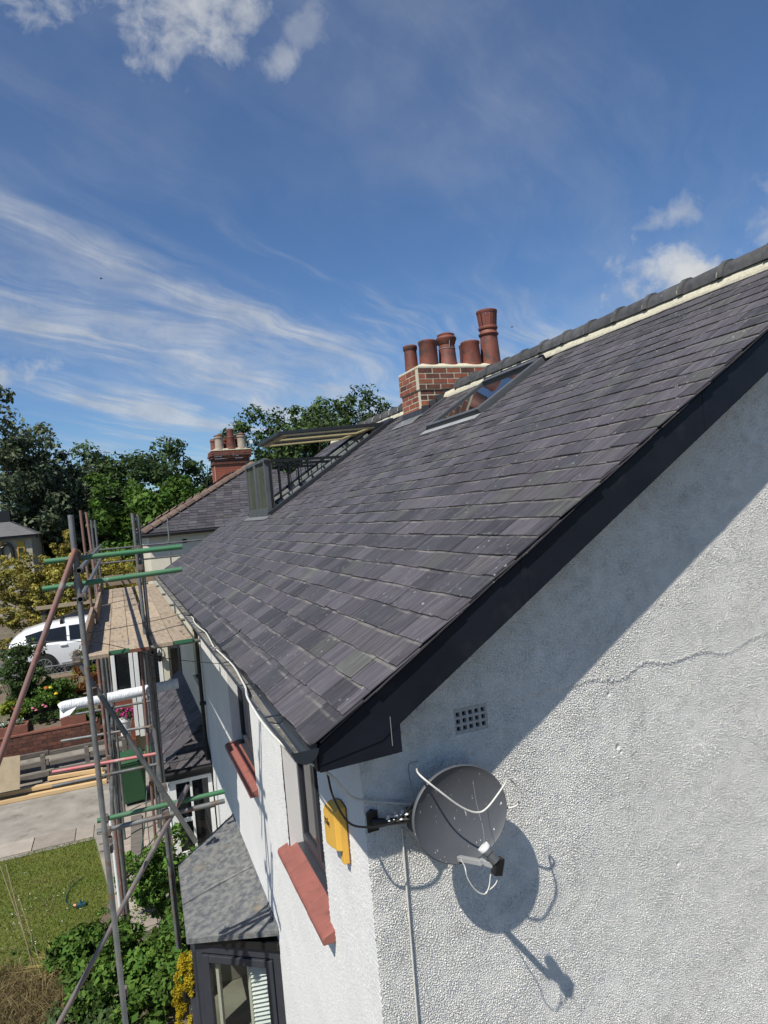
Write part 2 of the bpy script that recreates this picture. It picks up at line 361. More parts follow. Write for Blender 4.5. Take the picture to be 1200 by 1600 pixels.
M['pinkgrey'] = pm('faded_pinkish_tube', (.20, .135, .125), (.12, .115, .115), 3, .55, c3=(.25, .23, .22), s3=7, t3=(.6, .7), rnd_off=True)
M['greentube'] = pm('green_tube', (.040, .165, .070), (.085, .165, .095), 3, .45, c3=(.33, .36, .34), s3=4, t3=(.64, .72))
M['whitetube'] = pm('white_tube', (.7, .7, .68), rough=.5)
M['redtube'] = pm('faded_red_tube', (.50, .12, .13), (.42, .20, .19), 4, .5, c3=(.42, .4, .4), s3=3, t3=(.55, .65))
M['clamp'] = pm('rusty_coupler', (.13, .085, .06), (.20, .18, .16), 22, .6, metal=.3)
M['board'] = pm('scaffold_board', (.38, .30, .21), (.27, .21, .15), 5, .85, stretch=(9, .6, 9), bump=[(9, .5, .006, (12, .7, 12))], rv=.16, rnd_off=True, c3=(.12, .095, .075), s3=5, t3=(.57, .70), stretch3=(3, 1, 3))
M['toeboard'] = pm('toe_board', (.30, .215, .145), (.20, .15, .11), 5, .85, stretch=(2, 1, 9), bump=[(9, .5, .006, (2, 1, 12))], rv=.15, rnd_off=True)
M['endband'] = pm('green_end_paint', (.03, .14, .07), rough=.7)
M['newwood'] = pm('pale_timber', (.60, .42, .22), (.50, .34, .17), 4, .7, stretch=(.7, 9, 9), rv=.12, rnd_off=True)
M['oldwood'] = pm('weathered_timber', (.085, .075, .065), (.15, .135, .12), 5, .9, stretch=(.8, 8, 8), bump=[(9, .6, .01)], rv=.25, rnd_off=True)
M['ply'] = pm('plywood', (.36, .29, .19), (.30, .24, .16), 5, .8)
M['dish'] = pm('dark_grey_dish', (.085, .089, .096), (.072, .076, .083), 3, .5, c3=(.55, .56, .56), s3=55, t3=(.675, .695), stretch3=(1, 1, .4))
M['wcable'] = pm('white_cable', (.62, .61, .56), (.52, .51, .46), 20, .5)
M['gcable'] = pm('grey_cable', (.23, .23, .23), rough=.6)
M['yellow'] = pm('yellow_plastic', (.74, .43, .075), (.68, .38, .06), 6, .45, c3=(.58, .30, .05), s3=9, t3=(.6, .8))
M['cream_wood'] = pm('pale_sash_wood', (.56, .46, .25), (.48, .40, .22), 4, .5)
M['sash'] = pm('dark_window_metal', (.024, .026, .030), (.03, .032, .036), 4, .38, metal=.2)
M['sashgrey'] = pm('grey_window_metal', (.085, .09, .095), (.11, .115, .12), 4, .4, metal=.2)
M['frosted'] = pm('smoky_glass', (.105, .112, .085), (.085, .09, .07), 3, .12, spec=.6)
M['linergrey'] = pm('grey_lining', (.26, .27, .27), (.32, .33, .33), 4, .45)
M['plastic'] = pm('white_sheeting', (.74, .76, .80), (.60, .62, .66), 7, .35, stretch=(4, 1, 1), bump=[(12, .8, .03)])
M['bin'] = pm('green_bin', (.022, .085, .035), (.018, .072, .03), 3, .5)
M['carwhite'] = pm('white_car_paint', (.78, .79, .80), rough=.25, coat=.6)
M['tyre'] = pm('tyre_rubber', (.012, .012, .012), rough=.8)
M['rim'] = pm('alloy_rim', (.45, .46, .47), rough=.35, metal=.7)
M['taillight'] = pm('tail_light', (.20, .19, .19), (.30, .05, .04), 9, .2)
M['cardark'] = pm('dark_car_paint', (.012, .012, .014), rough=.25, coat=.5)
M['soil'] = pm('soil', (.105, .078, .052), (.16, .125, .09), 1.6, .95, bump=[(22, .8, .04)], c3=(.055, .075, .028), s3=2.6, t3=(.5, .64))
M['lawn'] = pm('lawn_turf', (.095, .135, .020), (.15, .165, .034), 1.1, .95, bump=[(70, .9, .04)], c3=(.135, .120, .042), s3=1.5, t3=(.55, .72))
M['concrete'] = pm('concrete_drive', (.30, .275, .24), (.19, .175, .15), 1.6, .9, bump=[(35, .5, .01)], c3=(.13, .12, .10), s3=2.4, t3=(.58, .76), detail=10)
M['slab'] = pm('paving_slab', (.33, .285, .24), (.26, .225, .19), 4, .9, bump=[(35, .4, .008)], rv=.15, rnd_off=True)
M['road'] = pm('road_asphalt', (.10, .098, .095), (.075, .074, .072), 2, .9, bump=[(60, .5, .01)])
M['grass'] = pm('grass_blade', (.120, .172, .022), (.185, .190, .040), 1.4, .8, av=.45, trans=.25, spec=.08)
def leafmat(name, c, rv=.55, hue=.012, tr=.25): return pm(name, c, tuple(x * .72 for x in c), .8, .55, av=rv, trans=tr, hue=hue, spec=.12)
M['leaf_dark'] = leafmat('leaf_dark', (.058, .095, .034)); M['leaf_mid'] = leafmat('leaf_mid', (.078, .125, .042))
M['leaf_bright'] = leafmat('leaf_bright', (.080, .150, .026)); M['leaf_grey'] = leafmat('leaf_greygreen', (.115, .145, .080))
M['leaf_gold'] = leafmat('leaf_gold', (.30, .265, .058), .62, .03); M['leaf_conifer'] = leafmat('leaf_golden_conifer', (.40, .30, .015), .45, .012)
M['leaf_garden'] = leafmat('leaf_garden', (.088, .165, .030), .6, .02); M['leaf_lime'] = leafmat('leaf_lime', (.16, .20, .02), .45)
M['leaf_dry'] = leafmat('leaf_dry', (.42, .33, .13), .5); M['leaf_rust'] = leafmat('leaf_rust', (.17, .075, .02), .5, .02); M['leaf_strawy'] = leafmat('leaf_straw', (.21, .165, .08), .5)
M['bark'] = pm('bark', (.065, .055, .045), (.11, .095, .08), 6, .95, stretch=(3, 3, .6), bump=[(14, .8, .03)])
for nme, c in dict(bloom_yellow=(.72, .56, .03), bloom_red=(.45, .02, .02), bloom_pink=(.60, .18, .26), bloom_magenta=(.45, .03, .20), bloom_orange=(.62, .16, .03), bloom_white=(.75, .75, .68)).items():
    M[nme] = pm(nme, c, tuple(x * .7 for x in c), 30, .6)
M['trough'] = pm('brick_trough', (.20, .075, .05), (.15, .06, .042), 9, .85)
M['yellowwall'] = pm('yellow_shutter', (.45, .29, .03), rough=.6)
M['cane'] = pm('bamboo_cane', (.42, .33, .19), (.34, .27, .16), 9, .6)
M['hose'] = pm('dark_hose', (.01, .045, .035), rough=.5)
M['bluepl'] = pm('blue_sprinkler', (.02, .07, .09), rough=.4); M['orangepl'] = pm('orange_fitting', (.6, .22, .04), rough=.4)
M['curtain'] = pm('cream_curtain', (.52, .50, .42), rough=.8); M['room'] = pm('dim_room', (.24, .225, .19), (.16, .15, .125), 3, .9)
def glassmat(name, fac, tint=(.9, .92, .9)):
    m = bpy.data.materials.new(name); m.use_nodes = True; t = m.node_tree; n = t.nodes; l = t.links
    tr = n.new('ShaderNodeBsdfTransparent'); tr.inputs[0].default_value = (*tint, 1); gl = n.new('ShaderNodeBsdfGlossy'); gl.inputs['Roughness'].default_value = .02
    fr = n.new('ShaderNodeFresnel'); fr.inputs[0].default_value = 1.5; mm = n.new('ShaderNodeMath'); mm.operation = 'ADD'; mm.inputs[1].default_value = fac; mm.use_clamp = True
    ms = n.new('ShaderNodeMixShader'); l.new(fr.outputs[0], mm.inputs[0]); gb_ = n.new('ShaderNodeNewGeometry'); iv = n.new('ShaderNodeMath'); iv.operation = 'SUBTRACT'; iv.inputs[0].default_value = 1.0; l.new(gb_.outputs['Backfacing'], iv.inputs[1]); mu_ = n.new('ShaderNodeMath'); mu_.operation = 'MULTIPLY'; l.new(mm.outputs[0], mu_.inputs[0]); l.new(iv.outputs[0], mu_.inputs[1]); l.new(mu_.outputs[0], ms.inputs[0]); l.new(tr.outputs[0], ms.inputs[1]); l.new(gl.outputs[0], ms.inputs[2]); l.new(ms.outputs[0], n['Material Output'].inputs[0])
    return m
M['clear'] = glassmat('clear_glass', .04); M['tinted'] = glassmat('tinted_glass', .10, (.45, .45, .38))

# ------------------------------------------------------------------ ground
def ground_h(x, y):
    if y < 19.32: return 0.0
    if y < 19.50: return 0.0 if x > -1.75 else 0.30
    if y < 22.4: return 0.0 if x > -1.75 else 1.28 + (y - 19.5) * .22
    if y < 24.0 and x > -1.75: return 0.0 if y < 23.4 else (y - 23.4) / .6 * 2.0
    return 2.0
xs = [-300, -120, -60, -30, -15, -8, -5, -3.5, -2.5, -1.76, -1.74, -1, 0, 2, 5, 10, 20, 40, 80, 160, 300]
ys = [-120, -60, -20, 0, 5, 8, 10, 12, 14, 16, 18, 19.31, 19.33, 19.49, 19.51, 20.2, 21, 21.8, 22.39, 22.41, 23.39, 23.99, 24.01, 26, 30, 36, 44, 60, 90, 150, 300, 600]
g = MB(); g.v = [(x, y, ground_h(x, y)) for y in ys for x in xs]; nx = len(xs)
g.f = [(j * nx + i, j * nx + i + 1, (j + 1) * nx + i + 1, (j + 1) * nx + i) for j in range(len(ys) - 1) for i in range(nx - 1)]; g.r = [.5] * len(g.f)
kind(g.build('ground', M['soil']), 'structure')
lw = MB(); lw.face([(-9, 9.3, .004), (-2.9, 9.3, .004), (-2.4, 10.4, .004), (-1.75, 11.4, .004), (-1.5, 12.6, .004), (-1.80, 15.05, .004), (-9, 15.15, .004)])
lawn = kind(lw.build('lawn', M['lawn']), 'structure')
# grass blades
n = 60000; gx = rng.uniform(-6.2, -1.5, n); gy = rng.uniform(9.6, 15.15, n)
ok = (gx < -1.5 - np.clip((gy - 12.6) * .12, 0, .3)) & (gx < np.interp(gy, [9.3, 10.4, 11.4, 12.6, 15.1], [-2.9, -2.4, -1.75, -1.53, -1.83])); gx = gx[ok]; gy = gy[ok]; n = len(gx)
an = rng.uniform(0, 6.28, n); hh = rng.uniform(.02, .055, n); ww = rng.uniform(.004, .009, n); ln_ = rng.normal(0, .02, (n, 2))
vv = np.zeros((n, 3, 3)); vv[:, 0, 0] = gx - np.cos(an) * ww; vv[:, 0, 1] = gy - np.sin(an) * ww; vv[:, 1, 0] = gx + np.cos(an) * ww; vv[:, 1, 1] = gy + np.sin(an) * ww
vv[:, 2, 0] = gx + ln_[:, 0]; vv[:, 2, 1] = gy + ln_[:, 1]; vv[:, 2, 2] = hh
def npmesh(name, verts, k, m, rnd=None, smooth=False):
    me = bpy.data.meshes.new(name); nv = len(verts); nf = nv // k
    me.vertices.add(nv); me.vertices.foreach_set('co', verts.astype(np.float32).ravel())
    me.loops.add(nv); me.loops.foreach_set('vertex_index', np.arange(nv, dtype=np.int32))
    me.polygons.add(nf); me.polygons.foreach_set('loop_start', np.arange(0, nv, k, dtype=np.int32)); me.polygons.foreach_set('loop_total', np.full(nf, k, dtype=np.int32))
    me.update(calc_edges=True)
    if rnd is not None:
        at = me.attributes.new('rnd', 'FLOAT', 'FACE'); at.data.foreach_set('value', rnd.astype(np.float32))
    me.materials.append(m); return me
kind(link('grass', npmesh('grass', vv.reshape(-1, 3), 3, M['grass'], rng.uniform(0, 1, n))), 'stuff')
pa = MB(); pa.face([(-9, 15.15, .008), (-1.80, 15.05, .008), (-1.5, 12.6, .008), (-1.45, 11.2, .008), (-.5, 11.2, .008), (-.5, 19.3, .008), (-9, 19.3, .008)])
path = kind(pa.build('path', M['concrete']), 'structure')
x = -6.4
while x < -1.9:
    w = random.uniform(.78, .98); sb = MB(); y0 = 15.28 + (x + 6) * -.03
    sb.box((x, y0, .008), (min(x + w - .015, -1.84), y0 + .62, .03 + random.uniform(-.004, .004))); sb.build('paving_slab', M['slab'], path, bevel=.006); x += w
for k in range(8):
    sb = MB(); y = 11.3 + k * .62; sb.box((-1.42 - .0 * k, y, .008), (-.80, y + .60, .028 + random.uniform(-.005, .005))); sb.build('paving_slab', M['slab'], path, bevel=.006)
rd = MB(); rd.face([(-120, 22.75, 2.008), (-.9, 22.75, 2.008), (-.9, 23.99, 2.008), (-.5, 26.6, 2.008), (-120, 26.6, 2.008)]); kind(rd.build('road', M['road']), 'structure')

# ------------------------------------------------------------------ main house
EX, EY, EZ = 0.0, 3.40, 5.0
UX, UZ = .848, .531
def rp(y, s, o=0.0): return Vector((s * UX - o * UZ, y, EZ + s * UZ + o * UX))
YE = 17.62; SR = 5.75; RXr = SR * UX
house = thing('house', 'white roughcast semi-detached house with long slate roof and dark barge board', 'house', (2, 10.5, 0))
VIS_Y = 7.0
def win_open(y0, y1): return (y0, y1, 3.20, 4.78)
OPEN = [win_open(4.78, 6.02), win_open(7.60, 9.22), win_open(12.75, 13.9)]
def wall_x(mb, x0, x1, ya, yb, za, zb, ops):
    """wall slab facing -x with rectangular openings"""
    cuts = sorted(o for o in ops if o[0] < yb and o[1] > ya); y = ya
    for (a, b, c, d) in cuts:
        if a > y: mb.box((x0, y, za), (x1, a, zb))
        mb.box((x0, a, za), (x1, b, c)); mb.box((x0, a, d), (x1, b, zb)); y = b
    if y < yb: mb.box((x0, y, za), (x1, yb, zb))
BAYOP = (7.1, 9.8, .75, 1.78)
wb = MB(); wall_x(wb, .345, .60, 3.78, VIS_Y, 0, 4.98, OPEN)
front = wb.build('front_wall', M['render_front'], house)
wb = MB(); wall_x(wb, .333, .60, VIS_Y, 12.3, 0, 4.98, [(7.0, 9.9, .6, 1.80)] if False else OPEN)
wb.build('front_wall', M['render_front'], house)
wb = MB(); wall_x(wb, .336, .60, 12.3, YE - .2, 0, 4.98, OPEN)
wb.build('front_wall', M['cream'], house)['label'] = 'cream painted wall of the adjoining half'
# gable, rear and far walls
def roof_z(x): return EZ + (x * UZ / UX if x <= RXr else (2 * RXr - x) * UZ / UX)
gb = MB(); gb.prism([(.60, 3.79, 0), (9.2, 3.79, 0), (9.2, 3.79, roof_z(9.2) - .14), (RXr, 3.79, roof_z(RXr) - .16), (.60, 3.79, roof_z(.6) - .14)], (0, .2, 0))
gb.box((.345, 3.78, 0), (.6, 3.98, 4.98))
gb.build('gable_wall_core', M['render'], house)
bk = MB(); bk.box((9.0, 3.99, 0), (9.2, YE - .2, roof_z(9.2) - .14)); bk.build('rear_wall', M['render'], house)
fg = MB(); fg.prism([(.60, YE - .2, 0), (9.2, YE - .2, 0), (9.2, YE - .2, roof_z(9.2) - .14), (RXr, YE - .2, roof_z(RXr) - .16), (.60, YE - .2, roof_z(.6) - .14)], (0, .15, 0)); fg.build('far_gable_wall', M['cream'], house)
fl = MB(); fl.box((.62, 4.0, 2.45), (8.98, YE - .22, 2.6)); fl.build('upper_floor', M['room'], house)

# --- roughcast relief as real geometry (gable) and finer on the near front wall
def bandnoise(nz_, nx_, step, wl, seed):
    r = np.random.default_rng(seed); f = np.fft.fft2(r.normal(size=(nz_, nx_)))
    fy = np.fft.fftfreq(nz_, step)[:, None]; fx = np.fft.fftfreq(nx_, step)[None, :]; q = np.hypot(fx, fy)
    k0 = 1.0 / wl; f *= np.exp(-((q - k0) / (k0 * .42)) ** 2); o = np.real(np.fft.ifft2(f)); return o / o.std()
def gridsheet(name, P, keep, m, parent):
    nz_, nx_ = P.shape[:2]; idx = np.arange(nz_ * nx_).reshape(nz_, nx_)
    q = np.stack([idx[:-1, :-1], idx[:-1, 1:], idx[1:, 1:], idx[1:, :-1]], -1)[keep].reshape(-1, 4)
    used = np.unique(q); remap = np.full(nz_ * nx_, -1); remap[used] = np.arange(len(used)); q = remap[q].astype(np.int32)
    co = P.reshape(-1, 3)[used]
    me = bpy.data.meshes.new(name); me.vertices.add(len(co)); me.vertices.foreach_set('co', co.astype(np.float32).ravel())
    me.loops.add(q.size); me.loops.foreach_set('vertex_index', q.ravel()); me.polygons.add(len(q))
    me.polygons.foreach_set('loop_start', np.arange(0, q.size, 4, dtype=np.int32)); me.polygons.foreach_set('loop_total', np.full(len(q), 4, dtype=np.int32))
    me.polygons.foreach_set('use_smooth', np.ones(len(q), bool)); me.update(calc_edges=True); me.materials.append(m)
    return link(name, me, parent)
ST = .0043; GX0, GX1, GZ0, GZ1 = .33, 4.0, 2.0, 7.3
nxg = int((GX1 - GX0) / ST); nzg = int((GZ1 - GZ0) / ST)
XX, ZZ = np.meshgrid(GX0 + np.arange(nxg) * ST, GZ0 + np.arange(nzg) * ST)
nA = bandnoise(nzg, nxg, ST, .0108, 3); nB = bandnoise(nzg, nxg, ST, .022, 4); nC = bandnoise(nzg, nxg, ST, .5, 5)
nD = bandnoise(nzg, nxg, ST, .16, 6)
nE = bandnoise(nzg, nxg, ST, .0150, 7); nF = bandnoise(nzg, nxg, ST, .0095, 8); mixn = .72 * nA + .42 * nE + .62 * nF + .16 * nB
dg = (.0040 * np.clip(mixn + .35, 0, 2.4) ** .85 - .0014 * np.clip(-mixn, 0, 1.5)) * np.clip(1 + .13 * nD + .10 * nC, .6, 1.5) + .0008 * nC
# a day-joint crack rising gently to the right: the coat below stands back a little, with a raw lip
crk = np.interp(XX, [1.05, 1.72, 2.3, 2.75, 3.2, 3.64, 4.3], [4.80, 4.905, 4.885, 4.93, 4.90, 4.955, 4.95]) + .012 * np.interp(XX[0], XX[0], nC[10]) [None, :] + .006 * nB[20][None, :]
below = 1 / (1 + np.exp((ZZ - crk) / .008)); fade = np.clip((XX - 1.15) / .6, 0, 1)
dg = dg - .0055 * below * fade + .0050 * np.exp(-((ZZ - crk - .006) / .009) ** 2) * np.clip(fade * (.5 + .5 * np.sin(XX * 3.1 + 1.5 * nB[40][None, :])), 0, 1)
for (cx, cz, r_, h_) in ((2.17, 4.42, .012, -.014), (2.19, 4.38, .009, -.012), (2.13, 4.79, .010, -.010), (1.06, 4.61, .012, -.02), (.76, 4.62, .010, -.015), (2.6, 3.5, .01, -.012), (1.5, 4.1, .007, -.01), (.66, 4.84, .012, .012)):
    dg = dg + h_ * np.exp(-((XX - cx) ** 2 + (ZZ - cz) ** 2 * .7) / r_ ** 2)
edge = np.exp(-((XX - GX0) / .03)); PG = np.stack([XX - dg * edge, 3.74 - dg, ZZ], -1)
AB = (.955, 1.185, 4.755, 4.915)
def ab_tilt(x): return 0.0
xc = XX[:-1, :-1]; zc = ZZ[:-1, :-1]
keep = (zc < EZ + xc * UZ / UX - .05) & ~((xc > AB[0]) & (xc < AB[1]) & (zc > AB[2]) & (zc < AB[3]))
gridsheet('gable_wall', PG, keep, M['render'], house)
SF = .0085; FY0, FY1, FZ0, FZ1 = 3.74, VIS_Y + .01, 1.0, 4.97
nyf = int((FY1 - FY0) / SF) + 1; nzf = int((FZ1 - FZ0) / SF)
YY, Z2 = np.meshgrid(FY0 + np.arange(nyf) * SF, FZ0 + np.arange(nzf) * SF)
fA = bandnoise(nzf, nyf, SF, .028, 13); fC = bandnoise(nzf, nyf, SF, .5, 14)
fB = bandnoise(nzf, nyf, SF, .019, 16); df = .0021 * np.clip(.6 * fA + .8 * fB + .3, 0, 2.2) + .001 * fC
dcorner = np.interp(Z2[:, 0], ZZ[:, 0], dg[:, 0]); e2 = np.exp(-((YY - FY0) / .03)); df = df * (1 - e2) + dcorner[:, None] * e2
PF = np.stack([.33 - df, YY - df * e2, Z2], -1)
kf = np.ones((nzf - 1, nyf - 1), bool); yc = YY[:-1, :-1]; z2 = Z2[:-1, :-1]
for (a, b, c, d) in OPEN: kf &= ~((yc > a - SF) & (yc < b) & (z2 > c - SF) & (z2 < d))
gridsheet('front_wall_coat', PF, kf, M['render_front'], house)
# air brick
ab = MB(); ab.box((AB[0] - .002, 3.765, AB[2] - .002), (AB[1] + .002, 3.775, AB[3] + .002))
vent = ab.build('air_brick', M['black'], house)
lat = MB(); nxh, nzh, pit = 5, 3, .044; hw = .0135; x0 = AB[0] + .115 - 2 * pit; z0 = AB[2] + .08 - pit
xe = [AB[0]] + sum([[x0 + i * pit - hw, x0 + i * pit + hw] for i in range(nxh)], []) + [AB[1]]
ze = [AB[2]] + sum([[z0 + i * pit - hw, z0 + i * pit + hw] for i in range(nzh)], []) + [AB[3]]
for i in range(len(xe) - 1):
    for j in range(len(ze) - 1):
        if not (i % 2 == 1 and j % 2 == 1): lat.box((xe[i], 3.738 + random.uniform(-.0005, .0005), ze[j]), (xe[i + 1], 3.764, ze[j + 1]))
lat.build('vent_lattice', pm('grey_vent', (.42, .42, .40), (.34, .34, .33), 30, .85, bump=[(150, .5, .003)]), vent)

# --- roof deck with an opening for the balcony window, rear slope, slates, ridge
CY0, CY1, CS0, CS1 = 12.86, 14.86, 2.28, 5.30
roof = MB()
def deck(y0, y1, s0, s1): roof.prism([rp(y0, s0, -.012), rp(y1, s0, -.012), rp(y1, s1, -.012), rp(y0, s1, -.012)], Vector((UZ, 0, -UX)) * .06)
deck(EY + .03, CY0, .02, SR); deck(CY1, YE - .03, .02, SR); deck(CY0, CY1, .02, CS0); deck(CY0, CY1, CS1, SR)
roof.prism([(RXr + .01, EY + .03, rp(0, SR).z), (RXr + .01, YE - .03, rp(0, SR).z), (2 * RXr + .1, YE - .03, EZ - .06), (2 * RXr + .1, EY + .03, EZ - .06)], (0, 0, -.08))
roofo = roof.build('roof', M['underlay'], house)
GAUGE, SW, SLEN = .1917, .300, .36
cuts = [(CY0 - .14, CY1 + .16, CS0 - .03, CS1 + .10), (10.80, 11.62, 4.95, 9), (7.46, 9.16, 4.13, 5.46)]
slates = []
k = 0
while k * GAUGE < SR - .06:
    s0 = k * GAUGE - (.03 if k == 0 else 0); y = EY + (.0 if k % 2 == 0 else -SW / 2) + random.uniform(-.02, .02); first = True
    while y < YE:
        w = SW + random.uniform(-.035, .035); y0 = y; y1 = y + w
        if y0 < EY - .02: y0 = EY + random.uniform(-.016, .012)
        elif first: y0 = EY + random.uniform(-.016, .012)
        y1 = min(y1, YE); first = False; y += w
        if y1 - y0 < .06: continue
        bad = False
        for (a, b, c, d) in cuts:
            if s0 + .10 > c and s0 < d - .02 and y1 > a + .02 and y0 < b - .02:
                if y0 < a - .05 and y1 > a: y1 = a
                elif y1 > b + .05 and y0 < b: y0 = b
                else: bad = True
        if bad: continue
        slates.append((y0, y1, s0 + random.uniform(-.007, .007)))
    k += 1
def slate_geo(w, ln, th=.0075):
    """slate lying with its tail at s=0: uneven tail edge, thin, riding over the course below"""
    j = lambda a: random.uniform(-a, a)
    g_ = .0025
    top = [(-w / 2 + g_ + j(.002), j(.004), 0), (-w / 6 + j(.03), j(.004), 0), (w / 6 + j(.03), j(.004), 0), (w / 2 - g_ + j(.002), j(.004), 0), (w / 2 - g_, ln, 0), (-w / 2 + g_, ln, 0)]
    if random.random() < .13: c = random.uniform(.012, .03); top[0] = (top[0][0] + c * random.uniform(.2, 1), top[0][1], 0); top.insert(0, (-w / 2 + g_, c * 1.4, 0))
    if random.random() < .10: c = random.uniform(.01, .03); i = len(top) - 3; top[i] = (w / 2 - g_ - c, top[i][1], 0); top.insert(i + 1, (w / 2 - g_, c, 0))
    nn = len(top); vs = [(a, b, -th / 2) for a, b, _ in top] + [(a + (.0015 if a < 0 else -.0015), b + .001, th / 2) for a, b, _ in top]
    return vs, [tuple(range(nn - 1, -1, -1)), tuple(range(nn, 2 * nn))] + [(i, (i + 1) % nn, nn + (i + 1) % nn, nn + i) for i in range(nn)]
def slate_mat(y0, y1, s0):
    base = rp((y0 + y1) / 2, s0, .026 + random.uniform(-.002, .003)); tilt = math.radians(2.9 + random.uniform(-.55, .55)); yaw = random.uniform(-.006, .006); rol = random.uniform(-.008, .008)
    R = Matrix(((0, UX, -UZ), (1, 0, 0), (0, UZ, UX))).to_4x4()   # local x -> y, local y -> up slope, local z -> normal
    return Matrix.Translation(base) @ R @ Matrix.Rotation(-tilt, 4, 'X') @ Matrix.Rotation(rol, 4, 'Y') @ Matrix.Rotation(yaw, 4, 'Z')
NRM = Vector((-UZ, 0, UX))
def seen(sl):
    p = rp((sl[0] + sl[1]) / 2, sl[2] + GAUGE / 2); d = CAM - p; a = (sl[1] - sl[0]) * d.normalized().dot(NRM) / d.length_squared
    q = M3.transposed() @ (p - CAM); u = q.x / -q.z * 1060 + 600; v = 800 - q.y / -q.z * 1060
    return a if (-20 < u < 1220 and -20 < v < 1620) else a * .01
slates.sort(key=seen, reverse=True)
meshes = {}
for (y0, y1, s0) in slates[:300]:
    w = round((y1 - y0) / .02) * .02; vn = random.randrange(4); key = (w, vn)
    if key not in meshes:
        vs, fs = slate_geo(w, SLEN); b = MB(); b.mesh(vs, fs); b.tail = [1 - v[1] / SLEN for v in vs]; meshes[key] = b.data('slate', M['slate'])
    link('slate', meshes[key], roofo, mw=slate_mat(y0, y1, s0) @ Matrix.Scale((y1 - y0) / w, 4, (1, 0, 0)))
sb = MB(); sb.tail = []
for (y0, y1, s0) in slates[300:]:
    vs, fs = slate_geo(y1 - y0, SLEN); mt = slate_mat(y0, y1, s0); sb.cur = random.random(); sb.mesh([mt @ Vector(v) for v in vs], fs); sb.tail += [1 - v[1] / SLEN for v in vs]
kind(sb.build('slates', M['slate_far'], roofo), 'stuff')
vs_ = MB()                                                       # slate-and-a-half tips seen under the verge
for k in range(30):
    s0 = k * GAUGE; o_ = random.uniform(-.006, .012)
    vs_.prism([rp(EY - .002 + o_, s0 + .02, -.004), rp(EY + .2, s0 + .02, -.004), rp(EY + .2, s0 + .30, -.004), rp(EY - .002 + o_, s0 + .30, -.004)], NRM * .007)
vs_.build('verge_undercloak', M['slate_far'], roofo)
# ridge tiles with a roll at each joint, on a pale mortar bed
rz = rp(0, SR).z
def ridge_mesh(L_=.495):
    b = MB(); n_ = 9
    def arc(r, y, lift=0.0): return [(-math.sin(a) * r * 1.12, y, math.cos(a) * r * 1.32 - .02 + lift) for a in [math.radians(-90 + 180 * i / (n_ - 1)) for i in range(n_)]]
    prof = [(0, .125), (L_ - .075, .118), (L_ - .07, .137), (L_ - .01, .139), (L_, .125)]
    R_ = [arc(r, y) for y, r in prof]; vs = sum(R_, []); fs = []
    for i in range(len(prof) - 1):
        for j in range(n_ - 1): fs.append((i * n_ + j, i * n_ + j + 1, (i + 1) * n_ + j + 1, (i + 1) * n_ + j))
    fs.append(tuple(range(n_))); fs.append(tuple(range(len(prof) * n_ - 1, (len(prof) - 1) * n_ - 1, -1)))
    b.mesh(vs, fs); return b.data('ridge_tile', M['ridge'], smooth=40)
rm = ridge_mesh(); y = 3.38
jm = MB(); 
while y < YE - .1:
    if not (10.55 < y + .25 < 11.9): link('ridge_tile', rm, roofo, mw=Matrix.Translation((RXr, y, rz + .058 + random.uniform(-.004, .004))) @ Matrix.Rotation(random.uniform(-.01, .01), 4, 'X'))
    if y > 11.5:                                                # pale pointing in every joint of the adjoining half
        pts = [(RXr - math.sin(a) * .130 * 1.12, y, rz + .055 + math.cos(a) * .130 * 1.32 - .02) for a in [math.radians(-80 + 160 * i / 8) for i in range(9)]]
        for i in range(8): jm.beam(pts[i], pts[i + 1], .035, .012, up=(pts[i][0] - RXr, 0, pts[i][2] - rz))
    elif random.random() < .85:
        pts = [(RXr - math.sin(a) * .122 * 1.12, y - .004, rz + .055 + math.cos(a) * .122 * 1.32 - .02) for a in [math.radians(20 + 64 * i / 5) for i in range(6)]]
        for i in range(5): jm.beam(pts[i], pts[i + 1], .014, .010, up=(pts[i][0] - RXr, 0, pts[i][2] - rz))
    y += .5
jm.build('ridge_pointing', M['mortar'], roofo)
mb = MB(); yy = EY
while yy < YE - .05:
    y2 = min(yy + .12, YE); a, b_ = random.uniform(-.006, .006), random.uniform(-.004, .004)
    mb.prism([rp(yy, SR - .165 + a, .02), rp(yy, SR - .145 + a, .046 + b_), rp(yy, SR - .115, .070 + b_), rp(yy, SR - .05, .10 + b_), rp(yy, SR - .02, .03)], (0, y2 - yy, 0)); yy = y2
mb.build('ridge_mortar', M['mortar'], roofo)

# --- barge board, soffit, box end, fascia, gutter
bg = MB(); s_e = 5.72
def bp_(s, dz, y): p = rp(y, s, -.022); return (p.x, y, p.z - dz)
bg.prism([bp_(.0, .0, 3.425), bp_(s_e, .0, 3.425), bp_(s_e, .265, 3.425), bp_(.42, .265, 3.425), bp_(.0, .10, 3.425)], (0, .028, 0)); bg.build('barge_board', M['navy'], house, bevel=.003)
for s_ in (1.55, 3.35):
    bj = MB(); bj.prism([bp_(s_, .004, 3.4225), bp_(s_ + .05, .004, 3.4225), bp_(s_ + .05, .262, 3.4225), bp_(s_, .262, 3.4225)], (0, .0022, 0)); bj.build('board_joint', M['navy'], house, bevel=.001)
sf = MB(); sf.prism([bp_(.42, .24, 3.453), bp_(s_e, .24, 3.453), bp_(s_e, .225, 3.453), bp_(.42, .225, 3.453)], (0, .32, 0)); sf.build('verge_soffit', M['navy'], house)
be = MB(); be.prism([(.012, 3.430, 4.965), (.012, 3.430, 4.845), (.425, 3.430, 4.852), (.425, 3.430, 5.10)], (0, .035, 0))
